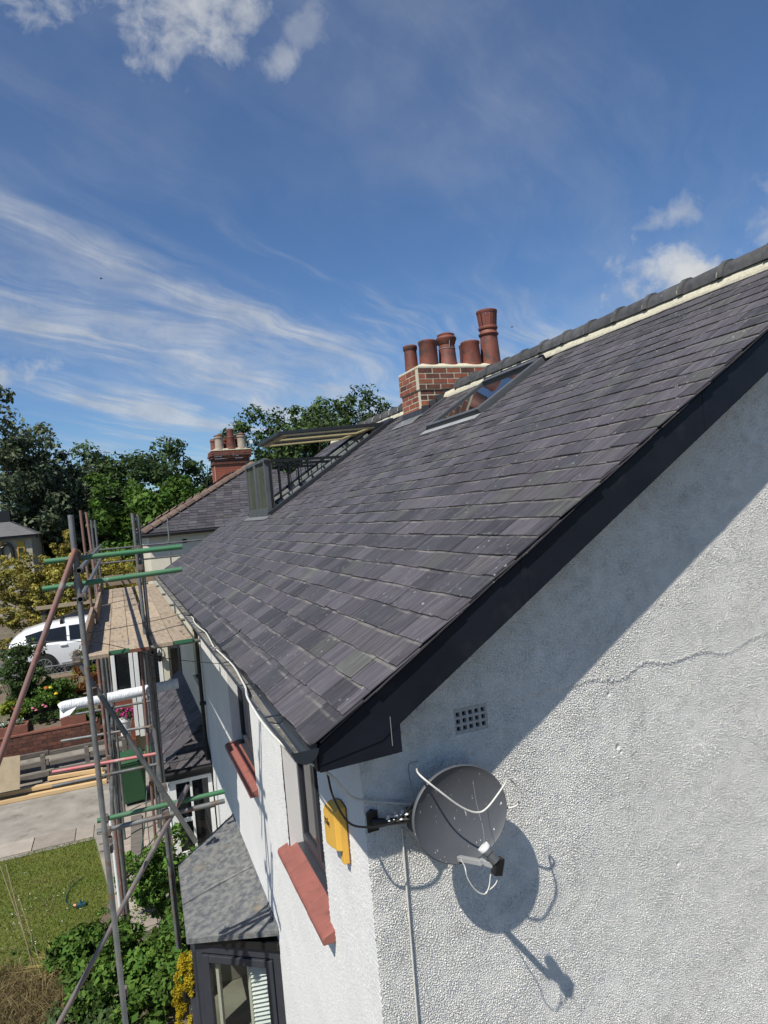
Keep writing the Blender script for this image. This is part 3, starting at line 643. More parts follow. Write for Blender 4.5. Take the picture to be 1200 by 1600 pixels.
be.prism([(.425, 3.4265, 4.853), (.478, 3.4265, 4.855), (.478, 3.4265, 5.135), (.425, 3.4265, 5.10)], (0, .045, 0)); be.build('box_end', M['navy'], house, bevel=.002)
bl = MB(); bl.box((.421, 3.424, 4.90), (.4245, 3.4262, 5.06)); bl.build('joint_strip', M['gcable'], house)
es = MB(); es.box((.012, 3.466, 4.85), (.329, YE - .05, 4.865)); es.box((.002, 3.44, 4.85), (.022, YE - .05, 4.985)); es.build('eaves_soffit', M['navy'], house)
gu = MB(); n_ = 10; gcx, gcz, gr = -.060, 4.985, .070
ring = [(gcx - math.cos(math.pi * i / n_) * gr, gcz - math.sin(math.pi * i / n_) * gr) for i in range(n_ + 1)]; ring2 = [(gcx - math.cos(math.pi * i / n_) * (gr - .005), gcz - math.sin(math.pi * i / n_) * (gr - .005)) for i in range(n_ + 1)]
gy = [3.405] + [3.41 + (YE - 3.4) * i / 24 for i in range(25)]
for a, b_ in zip(gy[:-1], gy[1:]):
    wa, wb2 = .004 * math.sin(a * 1.7), .004 * math.sin(b_ * 1.7)
    for i in range(n_):
        for rg, fl_ in ((ring, 0), (ring2, 1)):
            q = [(rg[i][0], a, rg[i][1] + wa), (rg[i + 1][0], a, rg[i + 1][1] + wa), (rg[i + 1][0], b_, rg[i + 1][1] + wb2), (rg[i][0], b_, rg[i][1] + wb2)]
            gu.face(q if fl_ else q[::-1])
gu.face([(p[0], 3.405, p[1]) for p in ring]); gu.box((-.136, 3.403, 4.981), (-.124, YE, 4.992))
for yb in np.arange(4.1, 17, .9): gu.box((-.132, yb, 4.984), (.004, yb + .02, 4.990))
guo = gu.build('gutter', M['gutter'], house, smooth=50)
lf = MB(); lf.prism([(.002, 3.41, 5.004), (.002, YE, 5.004), (-.022, YE, 4.93), (-.022, 3.41, 4.93)], (.003, 0, 0)); lf.build('gutter_back', M['gutter'], guo)
si = MB(); rows = []
for i, yv in enumerate(np.linspace(3.48, YE - .1, 160)):
    d_ = min(1, (yv - 3.4) / 2.0) * .022
    rows.append([(gcx - .062, yv, gcz - .030 + d_ * .5 + random.uniform(-.003, .003)), (gcx - .03, yv, gcz - .048 + d_ + random.uniform(-.006, .006)), (gcx - .022 + d_ * 1.2, yv, gcz - .058 + d_ + random.uniform(-.006, .006)), (gcx - .002 + d_ * 1.7, yv, gcz - .067 + d_ * 1.1)])
vs = sum(rows, []); si.mesh(vs, [(i * 4 + j, i * 4 + j + 1, (i + 1) * 4 + j + 1, (i + 1) * 4 + j) for i in range(159) for j in range(3)]); kind(si.build('silt', M['silt'], guo, smooth=80), 'stuff')

# --- windows, sills
def casement(y0, y1, mats, label=None, nlights=2):
    wn_ = MB(); z0, z1, xo, xi = 3.26, 4.76, .455, .52
    wn_.box((xo, y0, z0), (xi, y0 + .06, z1)); wn_.box((xo, y1 - .06, z0), (xi, y1, z1)); wn_.box((xo, y0 + .06, z0), (xi, y1 - .06, z0 + .06)); wn_.box((xo, y0 + .06, z1 - .06), (xi, y1 - .06, z1))
    f = wn_.build('window', mats, house, bevel=.006)
    m_ = (y0 + y1) / 2
    s_ = MB()
    for a, b in ((y0 + .062, m_ - .004), (m_ + .004, y1 - .062)):
        s_.box((xo - .015, a, z0 + .062), (xi - .01, a + .055, z1 - .062)); s_.box((xo - .015, b - .055, z0 + .062), (xi - .01, b, z1 - .062)); s_.box((xo - .015, a + .055, z0 + .062), (xi - .01, b - .055, z0 + .12)); s_.box((xo - .015, a + .055, z1 - .12), (xi - .01, b - .055, z1 - .062))
    s_.build('sash', mats, f, bevel=.005)
    for a, b in ((y0 + .11, m_ - .055), (m_ + .055, y1 - .11)):
        p = MB(); p.box((xo + .012, a, z0 + .11), (xo + .022, b, z1 - .11)); p.build('pane', M['glass'], f)
    sp = MB(); sp.box((xo - .06, y0 - .0, z0 - .06), (xo + .03, y1, z0 - .002)); sp.build('frame_cill', mats, f, bevel=.012)
    rv = MB(); rv.box((.338, y0 - .012, 3.2), (xi + .05, y0 - .001, 4.78)); rv.box((.338, y1 + .001, 3.2), (xi + .05, y1 + .012, 4.78)); rv.build('reveal', M['reveal'], f)
    return f
for (a, b, c, d) in OPEN[:2]:
    casement(a, b, M['grey_frame'])
    sl_ = MB(); n_ = 10; ya, yb = a - .11, b + .10
    for i in range(n_):
        q0, q1 = ya + (yb - ya) * i / n_, ya + (yb - ya) * (i + 1) / n_ - .002; j = random.uniform(-.002, .002)
        sl_.prism([(.235 + j, q0, 3.145), (.232 + j, q0, 3.185), (.243 + j, q0, 3.203), (.40, q0, 3.262 + j), (.40, q0, 3.145)], (0, q1 - q0 + .0015, 0))
    sl_.build('window_sill', M['terracotta'], house, bevel=.006)
casement(*OPEN[2][:2], M['wframe'])
sl_ = MB(); sl_.box((.28, 12.7, 3.14), (.44, 13.95, 3.2)); sl_.build('window_sill', M['cream'], house, bevel=.006)

# --- rainwater pipe where the two halves meet
dp = MB(); dp.tube([(.27, 12.33, 4.85), (.27, 12.33, 2.5), (.27, 12.33, 0.1)], .034, 10)
for z in (4.3, 3.0, 1.2): dp.box((.225, 12.285, z), (.33, 12.375, z + .05))
dp.build('downpipe', M['black'], house, smooth=50)

# --- bay window with lead flat
bay = MB()
bayp = [(.325, 6.98), (-.55, 7.62), (-.50, 9.30), (.325, 9.98)]
def baypoly(off, z): return [(x, y, z) for x, y in bayp]
zl = [1.95, 1.775, 1.775, 1.97]
tops = [(bayp[i][0], bayp[i][1], zl[i]) for i in range(4)]
ro = MB(); nb = 14; V = []
for i in range(nb + 1):
    for j in range(nb + 1):
        u, v = i / nb, j / nb; a = Vector(tops[0]).lerp(Vector(tops[1]), u); b = Vector(tops[3]).lerp(Vector(tops[2]), u); p = a.lerp(b, v)
        V.append((p.x, p.y, p.z + random.uniform(-.006, .006) * (0 < i < nb)))
Fq = [(i * (nb + 1) + j, i * (nb + 1) + j + 1, (i + 1) * (nb + 1) + j + 1, (i + 1) * (nb + 1) + j) for i in range(nb) for j in range(nb)]; ro.mesh(V, [f[::-1] for f in Fq])
for a, b in ((0, 1), (1, 2), (2, 3)): ro.prism([Vector(tops[a]) + Vector((0, 0, .002)), Vector(tops[b]) + Vector((0, 0, .002)), Vector(tops[b]) - Vector((0, 0, .055)), Vector(tops[a]) - Vector((0, 0, .055))], (.015, .0, 0) if a == 1 else (.004, .012 if a == 0 else -.012, 0))
bayo = ro.build('bay_roof', M['leadbay'], house, smooth=50)
rl = MB(); A_ = Vector(tops[0]).lerp(Vector(tops[3]), .47); B_ = Vector(tops[1]).lerp(Vector(tops[2]), .42); rl.tube([A_ + Vector((0, 0, .008)), A_.lerp(B_, .5) + Vector((0, .01, .012)), B_ + Vector((0, 0, .006))], .021, 8); rl.tube([Vector(tops[0]) + Vector((-.0, .02, .006)), Vector(tops[3]) + Vector((0, -.02, .006))], .014, 6)
rl.build('lead_roll', M['leadbay'], bayo, smooth=60)
def local(p0, p1):
    d = (Vector((*p1, 0)) - Vector((*p0, 0))); L_ = d.length; d.normalize(); nrm = Vector((d.y, -d.x, 0))
    m = Matrix(((d.x, nrm.x, 0, p0[0]), (d.y, nrm.y, 0, p0[1]), (0, 0, 1, 0), (0, 0, 0, 1))); return m, L_
def bayside(p0, p1, ncas, fixed, zt=1.70, zb=.55):
    m, L_ = local(p0, p1); f = MB(); w = .15 if ncas == 1 else .09
    f.box((0, -.06, zt - .11), (L_, .01, zt), m); f.box((0, -.06, zb), (L_, .03, zb + .09), m)
    xs_ = [L_ * i / ncas for i in range(ncas + 1)]
    for i, xx in enumerate(xs_): f.box((max(0, xx - w / 2), -.055, zb + .09), (min(L_, xx + w / 2), .006, zt - .11), m)
    fo = f.build('bay_window', M['grey_frame'], house, bevel=.006); s_ = MB()
    for a, b in zip(xs_[:-1], xs_[1:]):
        a += w / 2 + .004; b -= w / 2 + .004; c, d, t = zb + .10, zt - .125, .078
        s_.box((a, -.03, c), (a + t, .028, d), m); s_.box((b - t, -.03, c), (b, .028, d), m); s_.box((a + t, -.03, c), (b - t, .028, c + t), m); s_.box((a + t, -.03, d - t), (b - t, .028, d), m)
        p = MB(); p.box((a + t - .005, -.008, c + t - .005), (b - t + .005, .002, d - t + .005), m); p.build('pane', M['clear'], fo)
    s_.build('sash', M['grey_frame'], fo, bevel=.006)
    wl = MB(); wl.box((0, -.10, 0), (L_, .0, zb - .002), m); wl.build('bay_wall', M['render_front'], house)
    return m, L_, fo
i0 = lambda a, b, t: (a[0] + (b[0] - a[0]) * t, a[1] + (b[1] - a[1]) * t)
inn = [(.325, 7.08), (-.46, 7.66), (-.42, 9.24), (.325, 9.88)]
m1, L1, f1 = bayside(inn[1], inn[0], 1, True); m2, L2, f2 = bayside(inn[2], inn[1], 2, True); m3, L3, f3 = bayside(inn[3], inn[2], 1, True)
fc = MB(); 
for a, b in ((1, 0), (2, 1), (3, 2)):
    m_, l_ = local(inn[a], inn[b]); fc.box((-.01, -.05, 1.702), (l_ + .01, .045, 1.78), m_)
fc.build('bay_fascia', M['black'], house)
bs = MB()
for z in np.arange(.66, 1.58, .052): bs.box((.34, -.16, z), (L1 - .10, -.125, z + .006), m1 @ Matrix.Translation((0, 0, 0)) )
bl_ = MB()
for z in np.arange(.58, 1.60, .046):
    mm_ = m1 @ Matrix.Translation((L1 - .27, -.085, z)) @ Matrix.Rotation(math.radians(-16), 4, 'Y') @ Matrix.Rotation(math.radians(-35), 4, 'X'); bl_.box((-.13, -.030, 0), (.16, .030, .004), mm_)
bl_.build('blind_slats', M['wframe'], f1)
cu = MB(); cu.box((.18, -.10, .58), (.215, -.055, 1.6), m1); cu.build('blind_cord', M['curtain'], f1)
cu = MB(); cu.box((L1 - .425, -.11, .58), (L1 - .395, -.06, 1.6), m1); cu.build('blind_edge', M['curtain'], f1)
rm_ = MB(); rm_.box((.22, 7.2, .5), (.26, 9.75, 1.69)); rm_.box((-.35, 7.75, .5), (.3, 9.2, .52)); rm_.box((-.40, 8.62, .53), (.215, 8.66, 1.69)); rm_.box((-.40, 7.9, 1.66), (.215, 8.6, 1.69)); rm_.build('bay_room', M['room'], house)
# drip shelf of the bay
ds = MB()
for a, b in ((1, 0), (2, 1)):
    m_, l_ = local(inn[a], inn[b]); ds.box((-.03, -.02, .50), (l_ + .03, .09, .56), m_)
ds.build('bay_sill', M['grey_frame'], house, bevel=.01)

# --- chimney of the party wall
chx0, chx1, chy0, chy1 = 4.29, 6.13, 10.80, 11.62
ch = MB(); ch.box((chx0 + .004, chy0 + .004, 6.9), (chx1 - .004, chy1 - .004, 8.17)); ch.box((chx0 - .017, chy0 - .017, 8.17), (chx1 + .017, chy1 + .017, 8.547)); cho = ch.build('chimney', M['mortar'], house)
BW, BH, D_ = .284, .0945, .09
cz0 = 7.60
for cidx in range(10):
    z = cz0 + cidx * BH; top = cidx >= 6; pr = .022 if top else .0
    xx = chx0 - pr; half = cidx % 2; L_ = BW * (1 if half else .5); j = .019
    while xx < chx1 + pr - .03:
        e = min(xx + L_, chx1 + pr); b = MB(); d2 = random.uniform(-.0025, .0025)
        b.box((xx + j / 2, chy0 - pr + d2, z + j / 2), (e - j / 2, chy0 + D_, z + BH - j / 2)); b.build('brick', M['brick_soot'] if (cidx in (4, 5, 6) and random.random() < .75) or random.random() < (.45 if cidx > 6 else .25) else M['brick'], cho); xx = e; L_ = BW
    yy = chy0 + D_; L_ = BW * (.5 if half else 1)
    while yy < chy1 + pr - .03:
        e = min(yy + L_, chy1 + pr); b = MB(); d2 = random.uniform(-.0025, .0025)
        b.box((chx0 - pr + d2, yy + j / 2, z + j / 2), (chx0 + D_, e - j / 2, z + BH - j / 2)); b.build('brick', M['brick_soot'] if cidx in (6, 7) and random.random() < .5 else M['brick'], cho); yy = e; L_ = BW
fl_ = MB(); zt = cz0 + 10 * BH; e = .022
fl_.mesh([(chx0 - e, chy0 - e, zt), (chx1 + e, chy0 - e, zt), (chx1 + e, chy1 + e, zt), (chx0 - e, chy1 + e, zt), (chx0 - e, chy0 - e, zt + .035), (chx1 + e, chy0 - e, zt + .035), (chx1 + e, chy1 + e, zt + .035), (chx0 - e, chy1 + e, zt + .035), (chx0 + .15, chy0 + .14, zt + .11), (chx1 - .15, chy0 + .14, zt + .11), (chx1 - .15, chy1 - .14, zt + .11), (chx0 + .15, chy1 - .14, zt + .11)],
         [(0, 1, 5, 4), (1, 2, 6, 5), (2, 3, 7, 6), (3, 0, 4, 7), (4, 5, 9, 8), (5, 6, 10, 9), (6, 7, 11, 10), (7, 4, 8, 11), (8, 9, 10, 11)])
fl_.build('flaunching', M['mortar'], cho, bevel=.012)
def slope_z(x): return EZ + x * UZ / UX
lf = MB(); xx = chx0 - .004
while xx < RXr + .35:                                            # stepped lead flashing up the near face
    x2 = xx + .15; zz = math.floor((slope_z(min(x2, RXr)) + .17 - cz0) / BH) * BH + cz0
    lf.prism([(xx, chy0 - .009, slope_z(min(xx, RXr)) - .03), (x2 + .02, chy0 - .009, slope_z(min(x2, RXr)) - .03), (x2 + .02, chy0 - .009, zz + .012), (xx, chy0 - .009, zz - .01)], (0, .006, 0)); xx = x2
lf.prism([rp(chy0 - .15, 5.0, .03), rp(chy0 - .15, 5.8, .03), rp(chy0 - .005, 5.8, .045), rp(chy0 - .005, 5.0, .045)], NRM * .004)
lf.box((chx0 - .012, chy0 - .012, slope_z(chx0) - .06), (chx0 - .004, chy1 + .02, slope_z(chx0) + .15)); lf.build('flashing', M['flash'], cho)
la = MB(); la.prism([rp(chy0 - .05, 4.80, .034), rp(chy1 + .1, 4.80, .034), rp(chy1 + .1, 5.07, .045), rp(chy0 - .05, 5.07, .045)], NRM * .004); la.build('lead_apron', M['lead'], cho)
PZ = zt + .12
def pot(x, y, prof, m=None, label=None):
    b = MB(); b.lathe(prof + [(prof[-1][0] * .8, prof[-1][1]), (prof[-1][0] * .78, prof[-1][1] - .15)], (x, y, 0), 24); o = b.build('chimney_pot', m or M['pot'], cho, smooth=35)
    if label: o['label'] = label
    return o
z0 = zt + .05
pot(4.45, 11.40, [(.125, z0), (.115, PZ + .32), (.13, PZ + .34), (.135, PZ + .40), (.118, PZ + .42)])
pot(4.62, 11.02, [(.17, z0), (.155, PZ + .34), (.165, PZ + .36), (.168, PZ + .40), (.15, PZ + .415)])
pot(4.86, 11.42, [(.15, z0), (.14, PZ + .40), (.155, PZ + .42), (.155, PZ + .46), (.14, PZ + .47)])
p4 = pot(5.02, 11.04, [(.20, z0), (.165, PZ + .02), (.145, PZ + .34), (.16, PZ + .36), (.165, PZ + .39), (.185, PZ + .42), (.19, PZ + .46), (.17, PZ + .49), (.155, PZ + .50), (.16, PZ + .53), (.11, PZ + .555)], label='pot with a stacked roll-top rim')
wr = MB(); wr.tube([(5.02 + .152 * math.cos(a), 11.04 + .152 * math.sin(a), PZ + .27) for a in [6.2832 * i / 20 for i in range(21)]], .006, 5); wr.tube([(4.995, 10.89, PZ + .27), (5.0, 10.87, PZ + .40)], .008, 5); wr.build('wire_band', M['gcable'], p4)
pot(5.50, 11.02, [(.185, z0), (.165, PZ + .33), (.175, PZ + .35), (.178, PZ + .39), (.16, PZ + .405)])
pot(5.66, 11.42, [(.16, z0), (.15, PZ + .38), (.16, PZ + .40), (.16, PZ + .44), (.15, PZ + .45)])
pc = pot(5.91, 11.02, [(.19, z0), (.185, PZ + .02), (.160, PZ + .50), (.182, PZ + .52), (.190, PZ + .545), (.165, PZ + .57), (.155, PZ + .62), (.178, PZ + .635), (.182, PZ + .665), (.165, PZ + .685)], label='tall pot with a slotted crown')
cr = MB(); 
for i in range(14):
    a0, a1 = 6.2832 * (i + .14) / 14, 6.2832 * (i + .86) / 14; r0, r1 = .165, .190; za, zb_ = PZ + .68, PZ + .93
    for aa, bb in ((a0, a1),):
        q = lambda a, r, z: (5.91 + math.cos(a) * r, 11.02 + math.sin(a) * r, z)
        cr.mesh([q(aa, r0, za), q(bb, r0, za), q(bb, r1, zb_), q(aa, r1, zb_), q(aa, r0 - .03, za), q(bb, r0 - .03, za), q(bb, r1 - .03, zb_), q(aa, r1 - .03, zb_)], [(0, 1, 2, 3), (7, 6, 5, 4), (0, 3, 7, 4), (1, 5, 6, 2)])
cr.lathe([(.188, PZ + .92), (.198, PZ + .94), (.198, PZ + .975), (.185, PZ + .985), (.16, PZ + .985), (.158, PZ + .92)], (5.91, 11.02, 0), 28, cap=False); cr.lathe([(.13, PZ + .66), (.12, PZ + .70)], (5.91, 11.02, 0), 20)
cr.build('slotted_crown', M['pot'], cho, smooth=35)

# --- roof window near the chimney
def rbox(mb, y0, y1, s0, s1, o0, o1): mb.prism([rp(y0, s0, o0), rp(y1, s0, o0), rp(y1, s1, o0), rp(y0, s1, o0)], NRM * (o1 - o0))
SY0, SY1, SS0, SS1 = 7.53, 9.08, 4.20, 5.44
k_ = MB(); rbox(k_, SY0, SY0 + .085, SS0, SS1, .0, .10); rbox(k_, SY1 - .085, SY1, SS0, SS1, .0, .10); rbox(k_, SY0 + .086, SY1 - .086, SS0, SS0 + .075, .0, .095); rbox(k_, SY0 + .086, SY1 - .086, SS1 - .10, SS1, .0, .115)
skyw = k_.build('roof_window', M['sashgrey'], house, bevel=.008)
k_ = MB(); rbox(k_, SY0 - .004, SY1 + .004, SS0 - .022, SS0 - .002, .012, .075); k_.build('window_trim', M['black'], skyw, bevel=.006); k_ = MB(); rbox(k_, SY0 - .006, SY1, SS1 + .002, SS1 + .03, .0, .12); k_.build('window_hood', M['black'], skyw, bevel=.006)
k_ = MB(); rbox(k_, SY0 - .06, SY1 + .06, SS0 - .14, SS0 - .024, .034, .037); k_.build('flashing_apron', M['linergrey'], skyw)
k_ = MB(); rbox(k_, SY0 + .08, SY1 - .08, SS0 + .07, SS1 - .095, .062, .070); k_.build('pane', M['glass'], skyw)

# --- balcony roof window: open top sash, upright lower sash, side railings
cab = MB(); w = .11
rbox(cab, CY0 - .13, CY0 - .005, CS0 - .05, CS1 + .12, .015, .10); rbox(cab, CY1 + .005, CY1 + .13, CS0 - .05, CS1 + .12, .015, .10); rbox(cab, CY0 - .005, CY1 + .005, CS1 + .01, CS1 + .14, .015, .11)
cabo = cab.build('balcony_window', M['sash'], house, bevel=.006)
ln2 = MB(); 
rbox(ln2, CY0, CY0 + .03, CS0, CS1, -.32, .05); rbox(ln2, CY1 - .03, CY1, CS0, CS1, -.32, .05); rbox(ln2, CY0 + .03, CY1 - .03, CS0, CS0 + .03, -.32, .0); rbox(ln2, CY0 + .03, CY1 - .03, CS1 - .03, CS1, -.32, .04)
ln2.build('window_lining', M['linergrey'], cabo)
fl2 = MB(); rbox(fl2, CY0, CY1, CS0, CS1, -.36, -.325); fl2.build('room_floor', M['room'], cabo)
mu = MB(); cm = (CY0 + CY1) / 2; rbox(mu, cm - .05, cm + .05, CS0, CS1, -.05, .07); mu.build('mullion', M['sash'], cabo, bevel=.005)
for yw in (cm - .05, CY1 - .03):
    for si_ in range(9):
        p = MB(); s0 = CS0 + .10 + si_ * .315; rbox(p, yw - .028, yw - .002, s0, s0 + .275, -.20, .045); p.build('side_block', M['linergrey'], cabo, bevel=.004)
for c_, d_ in ((CY0 + .01, cm - .012), (cm + .012, CY1 - .01)):
    xv = rp(0, CS0 - .04).x; zb_, ht = rp(0, CS0).z + .03, 1.06
    f = MB(); f.box((xv - .05, c_, zb_), (xv + .045, c_ + .06, zb_ + ht)); f.box((xv - .05, d_ - .06, zb_), (xv + .045, d_, zb_ + ht)); f.box((xv - .05, c_ + .06, zb_), (xv + .045, d_ - .06, zb_ + .10)); f.box((xv - .05, c_ + .06, zb_ + ht - .06), (xv + .045, d_ - .06, zb_ + ht))
    so_ = f.build('lower_sash', M['sashgrey'], cabo, bevel=.006)
    f = MB(); f.box((xv - .012, c_ + .055, zb_ + .095), (xv + .0, d_ - .055, zb_ + ht - .055)); f.build('pane', M['frosted'], so_)
    f = MB(); f.box((xv + .047, c_, zb_ + .02), (xv + .10, c_ + .07, zb_ + ht - .03)); f.box((xv + .047, d_ - .07, zb_ + .02), (xv + .10, d_, zb_ + ht - .03)); f.build('timber_lining', M['cream_wood'], so_)
    f = MB(); f.box((xv - .06, c_ - .01, zb_ - .10), (xv - .045, d_ + .01, zb_ + .03)); f.build('bottom_cover', M['sashgrey'], so_)
ra = MB(); rb2 = MB()
for yv, dz in ((CY0 + .0, .0), (cm - .03, -.0), (cm + .04, .0), (CY1 - .02, .0)):
    zt_ = rp(0, CS0).z + 1.03 + dz; xe_ = (zt_ - EZ - .04) * UX / UZ; xs_ = rp(0, CS0).x
    r_ = MB(); r_.beam((xs_ - .08, yv, zt_), (xe_ - .05, yv, zt_), .045, .05); 
    r_.beam((xs_ + .02, yv, rp(0, CS0).z + .12), (xe_ - .1, yv, zt_ - .09), .022, .022)
    for i in range(1, 7):
        xx = xs_ + (xe_ - xs_) * i / 7.5; r_.tube([(xx, yv, slope_z(xx) + .06), (xx, yv, zt_)], .009, 6)
    r_.box((xs_ + .0, yv - .02, rp(0, CS0).z + .02), (xs_ + .045, yv + .02, zt_)); r_.build('railing', M['black'], cabo)
for c_, d_ in ((CY0 + .01, cm - .012), (cm + .012, CY1 - .01)):
    H = rp(0, CS1 - .02, .06); tip = Vector((H.x - 2.27, 0, H.z - .10)); dr = (tip - Vector((H.x, 0, H.z))).normalized(); up = Vector((-dr.z, 0, dr.x)); up = up if up.z > 0 else -up
    def tb(mb, y0, y1, a0, a1, o0, o1):
        b0 = Vector((H.x, 0, H.z)); P_ = lambda a, y: Vector((0, y, 0)) + b0 + dr * a + up * o0
        mb.prism([P_(a0, y0), P_(a1, y0), P_(a1, y1), P_(a0, y1)], up * (o1 - o0))
    f = MB(); tb(f, c_, c_ + .085, 0, 2.27, -.02, .045); tb(f, d_ - .085, d_, 0, 2.27, -.02, .045); tb(f, c_ + .085, d_ - .085, 2.18, 2.27, -.02, .045); tb(f, c_ + .085, d_ - .085, 0, .1, -.02, .045); us = f.build('upper_sash', M['sash'], cabo, bevel=.006)
    f = MB(); tb(f, c_ + .02, c_ + .10, .25, 2.16, -.055, -.022); tb(f, d_ - .10, d_ - .02, .25, 2.16, -.055, -.022); tb(f, c_ + .10, d_ - .10, 2.06, 2.16, -.055, -.022); tb(f, c_ + .10, d_ - .10, .25, .36, -.055, -.022); f.build('timber_frame', M['cream_wood'], us, bevel=.004)
    f = MB(); tb(f, c_ + .08, d_ - .08, .09, 2.20, .01, .02); f.build('pane', M['clear'], us)
ap = MB(); rbox(ap, CY0 - .12, CY1 + .12, CS0 - .20, CS0 - .05, .032, .036); ap.build('lead_apron', M['lead'], cabo)

# --- lean-to slate canopy along the front, beyond the bay
pc_ = thing('porch', 'lean-to porch with small slate roof, black gutter and white frames', 'porch', (-.1, 14, 0))
px0, px1, py0, py1, pz0, pz1 = -.52, .325, 12.26, 17.9, 1.97, 2.52
pr_ = MB(); A = (px0, py0, pz0); B = (px1, py0, pz0); Cc = (px1, py0 + .75, pz1); Dd = (px1, py1, pz1); Ee = (px0, py1, pz0)
pr_.mesh([A, B, Cc, Dd, Ee, (px1, py1, pz0)], [(0, 1, 2), (0, 2, 3, 4), (0, 4, 5, 1), (3, 5, 4), (1, 5, 3, 2)])
pro = pr_.build('porch_roof', M['underlay'], pc_)
ps = MB(); sd = Vector((px1 - px0, 0, pz1 - pz0)); SL = sd.length; sd.normalize(); nn2 = Vector((-sd.z, 0, sd.x))
k = 0
while k * .17 < SL - .03:
    y = py0 + .0 + (.15 if k % 2 else 0); s0 = k * .17
    while y < py1:
        w = .30 + random.uniform(-.05, .05); t0 = s0 / SL * .75 + py0; a = max(y, t0 + .01); b = min(y + w - .006, py1)
        if b - a > .05:
            b0 = Vector((px0, 0, pz0)) + sd * (s0 - .02); q = lambda yy, s, o: b0 + sd * s + nn2 * o + Vector((0, yy, 0)); tw = random.uniform(-.003, .006)
            m_ = MB(); m_.mesh([q(a, 0, .016 + tw), q(b, 0, .016 - tw), q(b, .20, .006), q(a, .20, .006), q(a, 0, .025 + tw), q(b, 0, .025 - tw), q(b, .20, .012), q(a, .20, .012)], [(4, 5, 6, 7), (0, 1, 5, 4), (1, 2, 6, 5), (3, 0, 4, 7)]); m_.build('slate', M['slate'], pro)
        y += w
    k += 1
# hipped near end
def hip(u, v): 
    a = Vector(A).lerp(Vector(Cc), v); b = Vector(B).lerp(Vector(Cc), v); return a.lerp(b, u)
hn = (Vector(B) - Vector(A)).cross(Vector(Cc) - Vector(A)).normalized()
for k in range(5):
    v0, v1 = k / 5.2, min(1, (k + 1.15) / 5.2); nsl = max(1, 4 - k + (0 if k else 0)); off = .5 if k % 2 else 0
    for i in range(nsl):
        u0, u1 = max(0, (i - off * 0) / nsl), (i + 1) / nsl - .01
        m_ = MB(); m_.mesh([hip(u0, v0) + hn * .014, hip(u1, v0) + hn * .014, hip(u1, v1) + hn * .005, hip(u0, v1) + hn * .005, hip(u0, v0) + hn * .023, hip(u1, v0) + hn * .023, hip(u1, v1) + hn * .011, hip(u0, v1) + hn * .011], [(4, 5, 6, 7), (0, 1, 5, 4), (1, 2, 6, 5), (3, 0, 4, 7)]); m_.build('slate', M['slate'], pro)
pg = MB(); pg.tube([(px0 - .03, py0 - .05, pz0 - .03), (px1 - .01, py0 - .05, pz0 - .03)], .045, 10); pg.box((px0 - .02, py0 - .02, pz0 - .15), (px1, py0 + .01, pz0 - .02)); pg.tube([(px0 - .05, py0 - .05, pz0 - .03), (px0 - .05, py1, pz0 - .03)], .045, 10); pg.build('porch_gutter', M['black'], pc_, smooth=50)
wf = MB(); xa, xb = -.40, .31; zt, zb = pz0 - .155, .45
for a, b in ((xa, xa + .10), (xa + .33, xa + .37), (xb - .07, xb)): wf.box((a, py0 + .03, zb), (b, py0 + .11, zt))
wf.box((xa + .10, py0 + .035, zt - .08), (xb - .07, py0 + .105, zt)); wf.box((xa + .10, py0 + .035, zb), (xb - .07, py0 + .105, zb + .10)); wf.box((xa + .10, py0 + .035, 1.05), (xa + .33, py0 + .105, 1.12))
wf.box((xa, py0 + .12, zb), (xa + .07, py1 - .1, zb + .1)); wf.box((xa, py0 + .12, zt - .09), (xa + .07, py1 - .1, zt))
for yv in np.arange(py0 + .15, py1, .7): wf.box((xa + .002, yv, zb + .1), (xa + .068, yv + .07, zt - .09))
wfo = wf.build('white_frame', M['wframe'], pc_, bevel=.006)
gp = MB(); gp.box((xa + .1, py0 + .06, zb + .1), (xb - .07, py0 + .066, zt - .08)); gp.build('pane', M['glass'], wfo); gp = MB(); gp.box((xa + .03, py0 + .15, zb + .1), (xa + .036, py1 - .1, zt - .09)); gp.build('pane', M['glass'], wfo)
bw = MB(); bw.box((xa + .02, py0 + .05, 0), (.32, py1 - .05, zb - .002)); bw.build('brick_base', M['trough'], pc_)

# --- things fixed on the house: alarm box, dish, cables
al = thing('alarm_box', 'yellow alarm box with black lettering below the eaves at the corner', 'alarm box', (.33, 4.1, 4.15))
b = MB()
prof = [(4.10, 3.975), (4.165, 3.97), (4.17, 4.045), (4.25, 4.02), (4.37, 4.00), (4.385, 4.05), (4.385, 4.25), (4.33, 4.30), (4.20, 4.34), (4.10, 4.33)]
b.prism([(.322, y, z) for y, z in prof], (-.040, 0, 0)); fr_ = [(4.10, 4.06)] + prof[2:]; nf = len(fr_)
b.mesh([(.282, y, z) for y, z in fr_] + [(.246, (y - 4.24) * .90 + 4.24, (z - 4.17) * .88 + 4.165) for y, z in fr_], [(i, (i + 1) % nf, nf + (i + 1) % nf, nf + i) for i in range(nf)] + [tuple(range(nf, 2 * nf))])
b.build('box_cover', M['yellow'], al, bevel=.004)
b = MB(); b.prism([(.329, (y - 4.24) * 1.03 + 4.24, (z - 4.16) * 1.02 + 4.16) for y, z in prof], (-.006, 0, 0)); b.build('back_plate', M['rusty'], al)
fc_ = bpy.data.curves.new('lettering', 'FONT'); fc_.body = 'yale'; fc_.size = .075; fc_.extrude = .001; fc_.align_x = 'CENTER'; fc_.shear = .2
tmp = bpy.data.objects.new('lettering', fc_); COL.objects.link(tmp)
